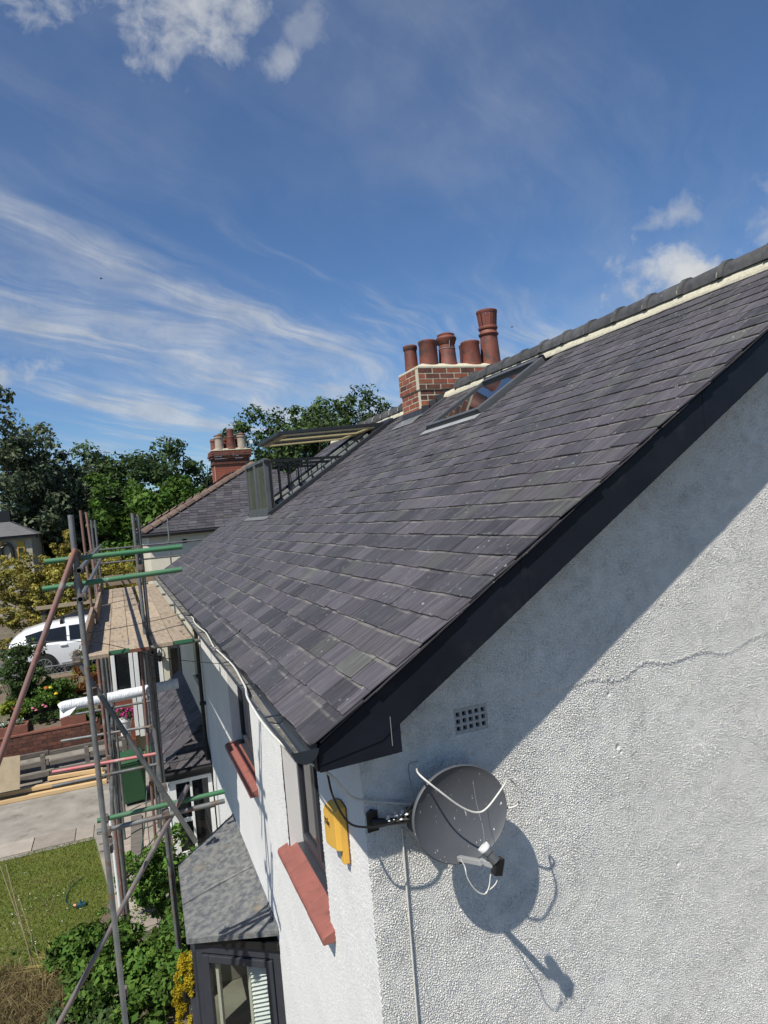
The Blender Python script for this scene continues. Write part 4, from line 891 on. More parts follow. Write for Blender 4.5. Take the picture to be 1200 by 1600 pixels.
dgp = bpy.context.evaluated_depsgraph_get(); tm = bpy.data.meshes.new_from_object(tmp.evaluated_get(dgp)); bpy.data.objects.remove(tmp); tm.materials.clear(); tm.materials.append(M['black'])
link('lettering', tm, al, mw=Matrix.Translation((.2445, 4.295, 4.165)) @ Matrix(((0, 0, -1, 0), (-1, 0, 0, 0), (0, 1, 0, 0), (0, 0, 0, 1))))
# satellite dish
DC = Vector((.825, 3.485, 4.405)); dn = Vector((.04, -1, .16)).normalized(); dx = Vector((0, 0, 1)).cross(dn).normalized() * -1; dz = dx.cross(dn) * -1
DM = Matrix((dx * 1.03, dz * .885, dn)).transposed().to_3x3()
dish = thing('satellite_dish', 'dark grey satellite dish speckled with white paint on gable wall', 'satellite dish', (.8, 3.74, 4.4))
b = MB(); R0 = .292
prof = [(.001, -.062), (.08, -.058), (.15, -.046), (.21, -.030), (.26, -.012), (.284, .0), (R0, .006), (R0 + .006, .0), (R0 + .006, -.014), (R0 - .006, -.016), (.262, -.022), (.21, -.040), (.15, -.056), (.08, -.068), (.001, -.072)]
b.lathe(prof, DC, 56, DM); b.build('reflector', M['dish'], dish, smooth=50)
b = MB(); wp = Vector((.36, 3.735, 4.40)); b.box((.335, 3.722, 4.32), (.405, 3.734, 4.44)); b.tube(spline([(.37, 3.725, 4.38), (.45, 3.66, 4.385), (.56, 3.62, 4.39), (.66, 3.585, 4.40)], 4), .020, 10)
b.box((.55, 3.58, 4.33), (.62, 3.65, 4.45)); b.tube([(.66, 3.60, 4.40), (.80, 3.61, 4.41)], .030, 8); b.tube([(.34, 3.72, 4.43), (.36, 3.715, 4.45), (.39, 3.715, 4.435)], .012, 6); b.build('wall_bracket', M['black'], dish, bevel=.004)
b = MB()
for _ in range(26):
    c = Vector((random.uniform(.42, .56), random.uniform(3.6, 3.66), random.uniform(4.40, 4.43))); r_ = random.uniform(.004, .013); b.lathe([(r_ * .4, 0), (r_, r_ * .4), (r_ * .5, r_ * .8)], c, 6)
b.build('paint_splashes', M['whitetube'], dish)
a0 = Vector((.765, 3.44, 4.185)); a1 = Vector((.80, 3.235, 4.245))
b = MB(); b.beam(a0, a1, .028, .028); b.beam(a1 - Vector((0, -.02, 0)), Vector((.855, 3.215, 4.225)), .02, .03); b.build('lnb_arm', M['linergrey'], dish, bevel=.003)
b = MB(); ax = Vector((.4, -.35, -.65)).normalized(); q = ax.to_track_quat('Z', 'Y').to_matrix(); b.lathe([(.028, 0), (.031, .004), (.031, .045), (.026, .05), (.026, .10)], Vector((.815, 3.235, 4.330)), 18, q); lnb = b.build('lnb', M['sashgrey'], dish, smooth=40)
b = MB(); b.lathe([(.0315, -.002), (.0325, .0), (.0325, .02), (.0315, .022)], Vector((.815, 3.235, 4.330)), 18, q); b.build('lnb_collar', M['whitetube'], lnb, smooth=40)
b = MB(); b.box((-.026, -.022, -.045), (.026, .022, .045), Matrix.Translation((.875, 3.20, 4.222)) @ Matrix.Rotation(math.radians(16), 4, 'Y')); b.build('lnb_housing', M['black'], lnb, bevel=.006)
def cable(name, pts, r, m, label, cat='cable', group=None):
    b = MB(); b.tube(spline(pts, 6), r, 8); return tag(b.build(name, m, smooth=80), label, cat, group)
b = MB(); b.tube(spline([(.765, 3.42, 4.19), (.69, 3.22, 4.26), (.69, 3.2, 4.21), (.73, 3.2, 4.135), (.78, 3.2, 4.098), (.81, 3.2, 4.125), (.828, 3.2, 4.19)], 6), .0035, 7); b.tube(spline([(.88, 3.2, 4.18), (.85, 3.2, 4.13), (.79, 3.205, 4.10)], 5), .003, 7); b.build('lnb_cable', M['wcable'], dish, smooth=80)
cable('white_cable', [(.60, 3.55, 4.70), (.54, 3.36, 4.735), (.63, 3.3, 4.64), (.74, 3.3, 4.535), (.83, 3.3, 4.483), (.90, 3.3, 4.495), (1.02, 3.32, 4.575), (1.10, 3.40, 4.57), (1.165, 3.45, 4.515), (1.21, 3.46, 4.44), (1.19, 3.48, 4.365), (1.12, 3.52, 4.345)], .0055, M['wcable'], 'white flat cable looped across the face of the satellite dish')
cable('thin_cable', [(.89, 3.43, 4.60), (.885, 3.40, 4.48), (.86, 3.30, 4.38), (.82, 3.23, 4.335)], .0011, M['gcable'], 'thin grey wire hanging in front of the dish down to its receiver')
gpts = [(-.045, 9.3, 4.965), (-.06, 8.9, 4.995), (-.085, 8.5, 5.0), (-.075, 8.1, 4.99), (-.05, 7.7, 4.985), (-.065, 7.2, 4.985), (-.09, 6.7, 4.995), (-.07, 6.2, 4.985), (-.06, 5.7, 4.985), (-.085, 5.2, 4.99), (-.11, 4.85, 5.0), (-.142, 4.62, 5.0), (-.150, 4.35, 4.985), (-.14, 4.1, 4.955), (-.11, 3.85, 4.92), (-.05, 3.62, 4.885), (.02, 3.50, 4.85), (.10, 3.50, 4.775), (.20, 3.58, 4.63), (.30, 3.68, 4.54), (.44, 3.70, 4.485), (.60, 3.69, 4.44), (.70, 3.66, 4.44)]
cable('white_cable', gpts, .0075, M['wcable'], 'long white cable lying in the gutter, then draped round the house corner')
cable('black_cable', [(.06, 3.50, 4.86), (.07, 3.5, 4.79), (.09, 3.5, 4.67), (.16, 3.5, 4.52), (.26, 3.5, 4.468), (.37, 3.5, 4.452), (.46, 3.51, 4.468), (.56, 3.55, 4.50), (.64, 3.62, 4.50)], .006, M['black'], 'black cable looping from the box end past the yellow alarm box to the dish')
cable('wall_cable', [(.545, 3.722, 4.30), (.541, 3.722, 3.9), (.536, 3.722, 3.4), (.530, 3.722, 2.6), (.53, 3.722, 1.6)], .006, M['wcable'], 'pale cable running straight down the gable wall below the dish bracket')
cable('wall_cable', [(.60, 3.60, 4.46), (.585, 3.62, 4.60), (.60, 3.66, 4.68), (.66, 3.66, 4.69)], .003, M['gcable'], 'thin looped wire behind the upper left edge of the dish')

# ------------------------------------------------------------------ scaffold
sc = thing('scaffold', 'tube and board scaffold along the front eaves with green and rust red tubes', 'scaffold', (-.9, 9, 0))
PR = .0242; K = 1.125
def KP(p):
    q = .9 if p[1] < 7.5 else K
    return (CAM.x + (p[0] - CAM.x) * q, p[1] * q, max(.01, CAM.z + (p[2] - CAM.z) * q) if p[2] > .05 else .01)
def pole(a, b, m='steel', name='pole', label=None, extra=0):
    q = MB(); q.tube([KP(a), KP(b)], PR * .94, 12, hollow=True); o = q.build(name, M[m], sc, smooth=60)
    if label: o['label'] = label
    return o
def vert(x, y, zt, x0=None, m='steel', zb=.02, **k): return pole((x0 if x0 is not None else x, y, zb), (x, y, zt), m, **k)
vert(-1.235, 6.8, 6.37, -1.15); vert(-.675, 8.2, 6.37, -.62, zb=.02); vert(-.620, 8.23, 6.35, -.60)
vert(-1.33, 11.0, 6.53, -1.27, 'rusty', zb=3.4, label='rust red standard'); vert(-1.29, 12.0, 6.52, -1.22, 'rusty', zb=4.9); vert(-1.27, 12.05, 6.0, -1.24, zb=3.3); vert(-1.26, 13.0, 6.41, -1.2); vert(-1.23, 14.2, 6.42, -1.19)
vert(-1.23, 9.5, 4.7, -1.20, 'rusty', label='rust red standard below the platform'); vert(-1.18, 9.44, 4.95, -1.16); vert(-1.13, 9.5, 3.5, -1.16); vert(-1.25, 9.3, 2.6, -1.22, 'whitetube', label='white painted tube')
vert(-.53, 10.5, 4.9, -.68); vert(-.68, 10.55, 4.9, -.74, 'rusty'); vert(-.58, 13.2, 4.9, -.62); vert(.36, 18.0, 6.42, .30, zb=1.0)
# guard rails
pole((-1.49, 6.90, 5.965), (-.28, 6.90, 5.975), 'greentube', 'guard_rail', 'green guard rail, upper'); pole((-1.53, 6.90, 5.72), (-.30, 6.90, 5.755), 'greentube', 'guard_rail', 'green guard rail, lower')
pole((-1.20, 6.62, 5.865), (-1.19, 15.6, 5.90), name='guard_rail'); pole((-1.21, 6.62, 5.61), (-1.19, 15.6, 5.66), name='guard_rail')
pole((-1.25, 16.2, 5.785), (1.25, 16.2, 5.785), name='guard_rail'); pole((-1.30, 16.2, 5.485), (.80, 16.2, 5.47), name='guard_rail')
# second lift and braces
pole((-1.29, 7.4, 3.33), (-.04, 7.4, 3.325), 'greentube', 'transom', 'green transom across the second lift'); pole((-1.30, 7.36, 3.235), (-.05, 7.36, 3.24), name='transom')
pole((-1.84, 10.6, 3.31), (-.55, 10.5, 3.30), name='transom'); pole((-1.85, 9.33, 3.30), (-.55, 9.2, 3.30), 'redtube', 'transom', 'faded red transom'); pole((-1.81, 8.83, 3.29), (-.55, 8.80, 3.30), name='transom'); pole((-1.73, 12.12, 3.28), (-.5, 12.1, 3.28), name='transom')
pole((-1.16, 7.55, 3.26), (-1.20, 14.0, 3.26), name='ledger'); pole((-.62, 7.55, 4.88), (-.55, 15.8, 4.88), name='ledger'); pole((-1.19, 7.55, 4.87), (-1.19, 15.8, 4.87), name='ledger')
for yv in (7.6, 9.4, 11.3, 13.2, 15.2): pole((-1.34, yv, 4.925), (-.12, yv, 4.925), name='putlog')
pole((-1.33, 7.0, 5.07), (-.40, 7.0, 3.05), name='brace'); pole((-.40, 7.36, 3.49), (-1.98, 7.44, 1.19), 'pinkgrey', 'brace', 'faded pinkish diagonal brace'); pole((-1.215, 6.74, 6.06), (-3.62, 6.74, .50), 'rusty', 'brace', 'rust red raking tube')
# couplers
def clamp(p, ax=(0, 1, 0)):
    q = MB(); p = Vector(KP(p)); m = Vector(ax).normalized().to_track_quat('Z', 'Y').to_matrix()
    q.lathe([(.030, -.028), (.034, -.024), (.034, .024), (.030, .028)], p, 10, m); q.box((-.030, -.014, -.032), (.030, .044, .032), Matrix.Translation(p) @ m.to_4x4()); q.tube([p + m @ Vector((.04, .03, 0)), p + m @ Vector((.075, .03, 0))], .008, 6)
    q.build('coupler', M['clamp'], sc, bevel=.003)
for p in ((-1.232, 6.84, 5.967), (-1.228, 6.84, 5.725), (-.655, 8.16, 5.97), (-.648, 8.16, 5.75), (-1.20, 6.8, 5.61), (-1.2, 6.8, 5.86), (-1.193, 7.1, 3.33), (-1.19, 7.1, 3.235), (-.618, 8.0, 3.31), (-.61, 8.1, 3.24), (-1.18, 6.9, 3.25), (-1.24, 11.0, 5.9), (-1.24, 12, 5.88), (-1.22, 13, 5.88), (-1.21, 13, 5.64), (-1.21, 14.2, 5.88), (-1.2, 14.2, 5.65), (-1.2, 9.45, 3.3), (-.63, 10.5, 3.3), (-1.19, 6.9, 4.72), (-1.175, 6.9, 1.9), (-.60, 8.1, 3.12), (-1.2, 8.83, 3.28), (.34, 18, 5.78)): clamp(p, (0, 0, 1))
for p in ((-1.215, 6.85, 5.98), (-.65, 7.2, 3.31), (-1.22, 7.4, 3.32), (-1.31, 7.0, 5.0)): clamp(p, (1, 0, 0))
# boards
BS = Matrix.Translation(CAM) @ Matrix.Scale(K, 4) @ Matrix.Translation(-CAM)
bx = [(-1.245, -1.035), (-1.03, -.845), (-.84, -.655), (-.605, -.415), (-.41, -.215)]
for c, (a, b) in enumerate(bx):
    yv = 7.34 + (-.10 if c == 0 else .0) + random.uniform(-.04, .04) + (.10 if c > 2 else 0)
    for seg in range(3):
        ln_ = (3.9, 3.9, .95)[seg] if c % 2 == 0 else (2.4, 3.9, 2.4)[seg]; y2 = min(yv + ln_ / K, 15.85); q = MB(); dz_ = random.uniform(-.006, .006)
        if y2 - yv < .2: break
        q.box((a, yv, 4.952 + dz_), (b, y2 - .012, 4.99 + dz_), BS); o = q.build('board', M['board'], sc, bevel=.004)
        if seg == 0:
            e_ = MB(); e_.box((a + .001, yv - .002, 4.951 + dz_), (b - .001, yv - .0002, 4.987 + dz_), BS); e_.build('board_end', M['endband'] if c in (1, 4) else M['trough'] if c == 2 else M['board'], o)
        yv = y2
for a, b in ((7.36, 9.7), (9.62, 11.95), (12.0, 15.8)):
    q = MB(); off = .0 if a != 9.62 else .045; q.box((-1.262 + off, a, 4.995), (-1.226 + off, b, 5.215), BS); q.build('toe_board', M['toeboard'], sc, bevel=.004)
q = MB(); q.box((-1.2, 15.86, 4.995), (-.02, 15.90, 5.215), BS); q.build('toe_board', M['toeboard'], sc, bevel=.004)
# sheeting roll resting on the lower tubes
b = MB(); pts = [(-1.93, 12.0, 3.44), (-1.85, 12.0, 3.47), (-1.5, 12.0, 3.475), (-1.1, 12.0, 3.48), (-.6, 12.0, 3.50), (-.12, 12.0, 3.52)]
sp_ = spline(pts, 8); b.tube(sp_, .085, 14); b.prism([(-1.94, 11.97, 3.46), (-1.70, 11.92, 3.44), (-1.80, 11.90, 3.34), (-1.95, 11.94, 3.30)], (.01, .06, .02))
ro_ = b.build('sheeting_roll', M['plastic'], smooth=70); tag(ro_, 'roll of white plastic sheeting lying on the lower scaffold tubes', 'roll')
# ------------------------------------------------------------------ neighbouring hipped house
nh = thing('hipped_house', 'cream house with hipped slate roof and brick chimney beyond the long roof', 'house', (4, 28, 0))
hx0, hx1, hy0, hy1, he = .12, 9.2, 24.2, 33.0, 5.95
b = MB(); b.box((hx0, hy0, 0), (hx1, hy1, he)); nw_ = b.build('wall', M['cream'], nh)
rx0, ry0 = hx0 - .22, hy0 - .22; apx = Vector((4.68, 28.5, 8.42)); ap2 = Vector((4.75, 28.9, 8.42))
b = MB(); b.mesh([(rx0, ry0, he + .02), (hx1 + .22, ry0, he + .02), (hx1 + .22, hy1 + .2, he + .02), (rx0, hy1 + .2, he + .02), apx, ap2], [(0, 1, 4), (1, 2, 5, 4), (2, 3, 5), (3, 0, 4, 5), (3, 2, 1, 0)]); nr = b.build('roof', M['underlay'], nh)
def tri_slates(P0, P1, PA, gauge, wd, name='slates'):
    P0, P1, PA = Vector(P0), Vector(P1), Vector(PA); e = (P1 - P0); Lx = e.length; e.normalize(); foot = P0 + e * (PA - P0).dot(e); up = (PA - foot); H = up.length; up.normalize(); nr_ = e.cross(up); nr_ = nr_ if nr_.z > 0 else -nr_
    ax_ = (PA - P0).dot(e); bq = MB(); k = 0
    while k * gauge < H - .05:
        s = k * gauge; l0 = ax_ * s / H; l1 = Lx - (Lx - ax_) * s / H; x = l0 - (wd / 2 if k % 2 else 0)
        while x < l1:
            a, b_ = max(x, l0), min(x + wd - .008, l1); x += wd
            if b_ - a < .03: continue
            bq.cur = random.random(); t = random.uniform(0, .006); q = lambda u, v, o: P0 + e * u + up * (s + v) + nr_ * o
            bq.mesh([q(a, -.02, .022 + t), q(b_, -.02, .022), q(b_, gauge + .03, .008), q(a, gauge + .03, .008), q(a, -.02, .01), q(b_, -.02, .01)], [(0, 1, 2, 3), (4, 5, 1, 0)])
        k += 1
    return kind(bq.build(name, M['slate_far'], nr), 'stuff')
c0, c1, c2, c3 = (rx0, ry0, he + .02), (hx1 + .22, ry0, he + .02), (hx1 + .22, hy1 + .2, he + .02), (rx0, hy1 + .2, he + .02)
tri_slates(c0, c1, apx, .2, .3); tri_slates(c3, c0, apx, .2, .3)
M['hiptile'] = pm('mossy_hip_tile', (.14, .085, .062), (.085, .068, .052), 6, .9, bump=[(25, .6, .02)], rv=.3, rnd_off=True, c3=(.24, .22, .17), s3=9, t3=(.60, .7))
for (a, b_, nme) in ((c0, apx, 0), (c3, ap2, 1)):
    a = Vector(a); b_ = Vector(b_); nT = 15
    for i in range(nT):
        p, q = a.lerp(b_, i / nT + .002), a.lerp(b_, (i + 1) / nT - .008); d = (q - p).normalized(); sdx = d.cross(Vector((0, 0, 1))).normalized(); up = sdx.cross(d); r_ = .17
        t = MB(); arc = [(math.sin(x_) * r_, math.cos(x_) * r_ * .75) for x_ in [math.radians(-75 + 25 * j) for j in range(7)]]
        vs = [p + sdx * u + up * (v - .02) for u, v in arc] + [q + sdx * u * 1.06 + up * (v * 1.06) for u, v in arc]; t.mesh(vs, [(j, j + 1, 8 + j, 7 + j) for j in range(6)] + [tuple(range(6, -1, -1))]); t.build('hip_tile', M['hiptile'], nr, smooth=50)
b = MB(); b.tube([(rx0 - .05, ry0 - .05, he - .05), (hx1, ry0 - .05, he - .05)], .06, 8); b.box((rx0, ry0 + .02, he - .12), (hx1, ry0 + .2, he + .01)); b.box((rx0 + .02, ry0 + .2, he - .12), (rx0 + .2, hy1, he + .01)); b.build('gutter', M['black'], nh)
b = MB(); 
for xv in (1.2, 2.2, 3.2): b.box((xv, hy0 - .02, he - .42), (xv + .14, hy0 + .02, he - .28))
b.build('wall_vent', M['black'], nh)
# chimney
b = MB(); cx0, cx1, cy0, cy1 = 3.22, 4.70, 29.3, 30.2; b.box((cx0, cy0, 7.0), (cx1, cy1, 8.55)); nc = b.build('chimney', M['mortar'], nh)
for (lo, hi, pr) in ((7.5, 8.55, .0), (8.55, 8.62, .05), (8.62, 8.80, .02), (8.80, 8.90, .09), (8.90, 9.0, .13), (9.0, 9.12, .10)):
    zc_ = lo
    while zc_ < hi - .02:
        h_ = min(.085, hi - zc_); x = cx0 - pr; half = random.random() < .5; bb = MB()
        while x < cx1 + pr - .02:
            e = min(x + (.12 if half else .24), cx1 + pr); half = False; bb.cur = random.random(); bb.box((x + .004, cy0 - pr - .012, zc_ + .004), (e - .004, cy0 + .06, zc_ + h_ - .004)); x = e
        bb.box((cx0 - pr - .01, cy0 + .07, zc_ + .004), (cx0 + .05, cy1 + pr, zc_ + h_ - .004)); bb.box((cx1 - .05, cy0 + .07, zc_ + .004), (cx1 + pr, cy1 + pr, zc_ + h_ - .004))
        bb.build('brick_course', M['brick_soot'] if lo > 8.5 and random.random() < .6 else M['brick'], nc); zc_ += h_
b = MB(); b.box((cx0 - .1, cy0 - .1, 9.121), (cx1 + .1, cy1 + .1, 9.17)); b.box((cx0 + .05, cy0 + .05, 9.17), (cx1 - .05, cy1 - .05, 9.23)); b.build('flaunching', M['mortar'], nc, bevel=.03)
for (x, y, r_, h_, m_) in ((3.34, 29.9, .14, .50, 'pot'), (3.52, 29.5, .19, .62, 'potgrey'), (3.82, 29.95, .15, .52, 'pot'), (4.02, 29.5, .20, .86, 'pot'), (4.30, 29.95, .15, .50, 'pot'), (4.48, 29.5, .19, .64, 'potgrey')):
    b = MB(); prof = [(r_, 9.2), (r_ * .92, 9.2 + h_ * .75), (r_ * 1.08, 9.2 + h_ * .78), (r_ * 1.1, 9.2 + h_ * .86), (r_ * .9, 9.2 + h_ * .9), (r_ * .9, 9.2 + h_)]
    if h_ > .8: prof = [(r_ * 1.1, 9.2), (r_ * .85, 9.2 + .5), (r_ * .9, 9.72), (r_ * .72, 9.75), (r_ * .80, 10.05), (r_ * .72, 10.06)]
    b.lathe(prof, (x, y, 0), 18); po = b.build('chimney_pot', M[m_], nc, smooth=40)
    if m_ == 'potgrey':
        b = MB(); b.lathe([(r_ * 1.0, 9.2 + h_ * .9), (r_ * 1.12, 9.2 + h_ * .95), (r_ * .4, 9.2 + h_ * 1.04), (.02, 9.2 + h_ * 1.1)], (x, y, 0), 16); b.build('pot_cowl', M['pot'], po, smooth=40)
b = MB(); b.tube([(4.62, 29.2, 8.9), (4.55, 29.18, 8.5), (4.2, 29.1, 8.25), (3.5, 28.4, 8.02), (2.6, 27.5, 7.5)], .03, 6); b.build('aerial_lead', M['black'], nc)
b = MB(); b.tube([(4.85, 29.6, 8.9), (4.85, 29.6, 9.45)], .02, 6); b.box((4.80, 29.5, 9.4), (4.95, 29.7, 9.55)); b.build('aerial', M['wframe'], nc)
# front porch of that house
po_ = thing('front_porch', 'glazed white porch with brick base and part open door beyond the scaffold', 'porch', (-.6, 20.4, 0))
b = MB(); pf = 20.0
for (x0_, x1_, za, zb_) in ((-1.31, -1.22, 1.72, 3.2), (-.86, -.76, .5, 3.2), (-.74, -.62, .45, 3.1), (-.10, .0, .45, 3.1)): b.box((x0_, pf, za), (x1_, pf + .08, zb_))
b.box((-1.22, pf + .002, 1.72), (-.86, pf + .078, 1.82)); b.box((-1.22, pf + .002, 3.1), (-.86, pf + .078, 3.2)); b.box((-.62, pf + .002, 3.0), (-.10, pf + .078, 3.1)); b.box((-.62, pf + .01, .45), (-.10, pf + .07, .62)); b.box((-.62, pf + .01, 1.45), (-.10, pf + .07, 1.62))
pfo = b.build('white_frame', M['wframe'], po_, bevel=.008)
b = MB(); b.box((-1.22, pf + .035, 1.82), (-.86, pf + .045, 3.1)); b.build('pane', M['glass'], pfo)
b = MB(); b.box((-.62, pf + .03, .62), (-.10, pf + .05, 1.45)); b.build('door_panel', M['wframe'], pfo)
b = MB(); b.box((-.62, pf + .035, 1.62), (-.10, pf + .045, 3.0)); b.build('pane', M['glass'], pfo)
b = MB(); b.box((-1.34, pf + .02, 0), (-.87, pf + .16, 1.70)); bb_ = b.build('brick_base', M['mortar'], po_)
for k in range(18):
    x = -1.35 - (0 if k % 2 else .11)
    while x < -.86:
        a, e = max(x, -1.35), min(x + .215, -.862); x += .225
        if e - a > .03: q = MB(); q.box((a, pf + .005, .03 + k * .092), (e, pf + .05, .03 + k * .092 + .082)); q.build('brick', M['brick'], bb_)
b = MB(); b.box((.02, pf - .04, .3), (.17, pf + .15, 3.3)); b.build('pillar', M['cream'], po_)
b = MB(); b.box((-1.36, pf + .2, 0), (.25, hy0 - .02, 3.2)); b.build('porch_core', M['cream'], po_)
b = MB(); b.box((-1.42, pf - .08, 3.21), (.30, hy0 - .02, 3.34)); b.build('porch_flat', M['black'], po_)
# wall lantern
lt = thing('wall_lantern', 'black wall lantern on the cream pillar beside the white porch door', 'lantern', (-.02, 19.9, 2.6))
b = MB(); b.lathe([(.02, 2.44), (.055, 2.47), (.075, 2.62), (.09, 2.63), (.03, 2.71), (.012, 2.76)], (-.06, 19.86, 0), 6); b.build('lamp_body', M['black'], lt); b = MB(); b.tube(spline([(-.06, 19.86, 2.74), (-.02, 19.88, 2.80), (.05, 19.955, 2.72)], 4), .012, 6); b.build('lamp_arm', M['black'], lt)
# ------------------------------------------------------------------ foliage makers
def leaves(centers, radii, npc, size, tint, flat=.35, up=.5):
    """leaf quads spread through clumps; returns verts, per-face random"""
    C_ = np.repeat(centers, npc, 0); R_ = np.repeat(radii, npc, 0); n = len(C_); T_ = np.repeat(tint, npc)
    d = rng.normal(size=(n, 3)); d /= np.linalg.norm(d, axis=1)[:, None]; rr = rng.uniform(.25, 1.0, n) ** .6; P = C_ + d * R_ * rr[:, None]
    nr = d * .8 + rng.normal(size=(n, 3)) * .7; nr[:, 2] += up; nr /= np.linalg.norm(nr, axis=1)[:, None]
    a = np.cross(nr, rng.normal(size=(n, 3))); a /= np.linalg.norm(a, axis=1)[:, None]; b = np.cross(nr, a)
    s = size * (.40 + 1.15 * rng.uniform(0, 1, n) ** 1.4)[:, None]; V = np.stack([P - a * s, P + b * s * .55 - a * s * .1 - nr * s * .15, P + a * s, P - b * s * .55 - a * s * .1 - nr * s * .15], 1)
    return V.reshape(-1, 3), np.clip(T_ + rng.normal(0, .16, n), 0, 1)
def crown(center, rad, nclump, npc, size, clump_r, seed, holes=.0, bottom=-.75, lobes=5):
    r = np.random.default_rng(seed); center = np.array(center, float); rad = np.array(rad, float)
    lb = [(center + r.normal(0, .42, 3) * rad * np.array([1, 1, .8]), rad * r.uniform(.45, .72)) for _ in range(lobes)] + [(center, rad * .72)]
    cs = []; 
    while len(cs) < nclump:
        c, q = lb[r.integers(len(lb))]; d = r.normal(size=3); d /= np.linalg.norm(d)
        if d[2] < bottom: continue
        cs.append(c + d * q * r.uniform(.72, 1.05))
    cs = np.array(cs); rr = clump_r * r.uniform(.55, 1.35, len(cs))[:, None] * np.array([1, 1, .75]); return leaves(cs, rr, npc, size, r.uniform(.15, .85, len(cs)))
def tree(name, label, base, h, cen, rad, m, nclump, npc, size, clump_r, seed, group, trunk_r=.28, lobes=5, limbs=7):
    t = thing(name, label, 'tree', base, group); r = random.Random(seed); b = MB(); bx_, by_, bz_ = base; C_ = Vector(cen)
    top = Vector((C_.x, C_.y, C_.z + rad[2] * .35)); mid = Vector((bx_ * .6 + C_.x * .4 + r.uniform(-.2, .2), by_, (bz_ + C_.z) / 2))
    b.tube(spline([Vector(base), mid, Vector((C_.x, C_.y, C_.z - rad[2] * .3)), top], 4), trunk_r, 8, r1=trunk_r * .2)
    for i in range(limbs):
        a = 6.28 * i / limbs + r.uniform(-.4, .4); s = mid.lerp(top, r.uniform(.15, .7)); e = C_ + Vector((math.cos(a) * rad[0] * .75, math.sin(a) * rad[1] * .75, r.uniform(-.3, .65) * rad[2])); b.tube(spline([s, s.lerp(e, .5) + Vector((0, 0, -.12 * rad[2])), e], 4), trunk_r * .35, 6, r1=trunk_r * .06)
    b.build('trunk', M['bark'], t, smooth=60)
    V, q = crown(cen, rad, nclump, npc, size, clump_r, seed, lobes=lobes); link('crown', npmesh('crown', V, 4, M[m], q), t); return t
G = 'trees beyond the houses'
tree('grey_willow_tree', 'tall loose grey-green tree at the left edge with open feathery top', (-5.2, 45, 2), 12, (-5.0, 45, 9.0), (2.8, 2.7, 5.2), 'leaf_grey', 190, 110, .14, .72, 21, G, .35, 8, 10)
tree('dark_tree', 'dark rounded tree behind the golden shrub, right of the tall grey-green one', (-.9, 50, 2), 10, (-1.1, 50, 6.7), (3.0, 3.0, 3.9), 'leaf_dark', 180, 150, .15, .95, 22, G, .35, 7)
tree('dark_tree', 'dark low tree below the tall grey-green one, behind the cottage', (-6.0, 50.5, 2), 6, (-6.0, 50.5, 5.0), (4.6, 2.5, 3.4), 'leaf_dark', 150, 140, .16, .9, 23, G, .3, 6)
tree('bright_tree', 'bright green bushy tree between the scaffold poles and the hipped roof', (1.0, 35, 2), 8, (.9, 35, 5.3), (2.7, 2.4, 3.2), 'leaf_bright', 190, 150, .12, .65, 24, G, .2, 8)
tree('bright_tree', 'small bright green tree tucked against the left slope of the hipped roof', (4.0, 38, 2), 7, (3.9, 38, 5.6), (2.2, 2.0, 2.6), 'leaf_bright', 110, 140, .12, .6, 25, G, .2, 6)
tree('dark_tree', 'distant dark tree just left of the brick chimney of the hipped house', (6.2, 60, 2), 10, (6.2, 60, 8.3), (3.6, 3.0, 4.3), 'leaf_dark', 150, 140, .17, .9, 26, G, .35, 6)
tree('round_tree', 'large round green tree rising behind the balcony window', (12.3, 46, 2), 13, (12.4, 46, 10.2), (5.1, 3.2, 5.2), 'leaf_mid', 250, 110, .145, .80, 27, G, .4, 9)
tree('thin_tree', 'thin see-through tree just left of the red brick chimney stack', (16.6, 46, 2), 12, (16.6, 46, 11.0), (1.8, 1.6, 3.2), 'leaf_dark', 60, 46, .12, .55, 28, G, .18, 6, 9)
tree('dark_tree', 'dark tree low behind the round green tree', (17.5, 52, 2), 8, (17.5, 52, 7.0), (5.0, 3.0, 4.2), 'leaf_dark', 110, 130, .17, .95, 29, G, .3, 6)
V, q = crown((-4, 70, 5), (30, 3, 5.0), 320, 120, .22, 1.8, 30, lobes=26); kind(link('woods', npmesh('woods', V, 4, M['leaf_dark'], q)), 'stuff')
def blades(c, rad, n, ln, wd, seed):
    r = np.random.default_rng(seed); a = r.uniform(0, 6.28, n); q = r.uniform(0, 1, n) ** .5
    B = np.stack([c[0] + np.cos(a) * q * rad[0], c[1] + np.sin(a) * q * rad[1], np.full(n, max(.0, c[2] - rad[2]))], 1)
    tilt = r.normal(0, .45, (n, 2)); l_ = ln * r.uniform(.4, 1.15, n); d = np.stack([tilt[:, 0], tilt[:, 1], np.ones(n)], 1); d /= np.linalg.norm(d, axis=1)[:, None]
    sd = np.stack([np.cos(a * 3.1), np.sin(a * 3.1), np.zeros(n)], 1) * wd * r.uniform(.5, 1.2, n)[:, None]; m_ = B + d * l_[:, None] * .6; e = B + (d + np.stack([tilt[:, 0] * .7, tilt[:, 1] * .7, -.35 * np.ones(n)], 1) * .6) * l_[:, None]
    V = np.concatenate([np.stack([B - sd, B + sd, m_ + sd * .8, m_ - sd * .8], 1), np.stack([m_ - sd * .8, m_ + sd * .8, e + sd * .15, e - sd * .15], 1)], 0)
    t = r.uniform(0, 1, n); return V.reshape(-1, 3), np.concatenate([t, t])
def dry_clump(label, c, rad, m, n, ln, wd, seed):
    t = thing('dry_clump', label, 'plant', (c[0], c[1], 0), 'dry plants by the canes'); V, q = blades(c, rad, n, ln, wd, seed); link('blades', npmesh('blades', V, 4, M[m], q), t)
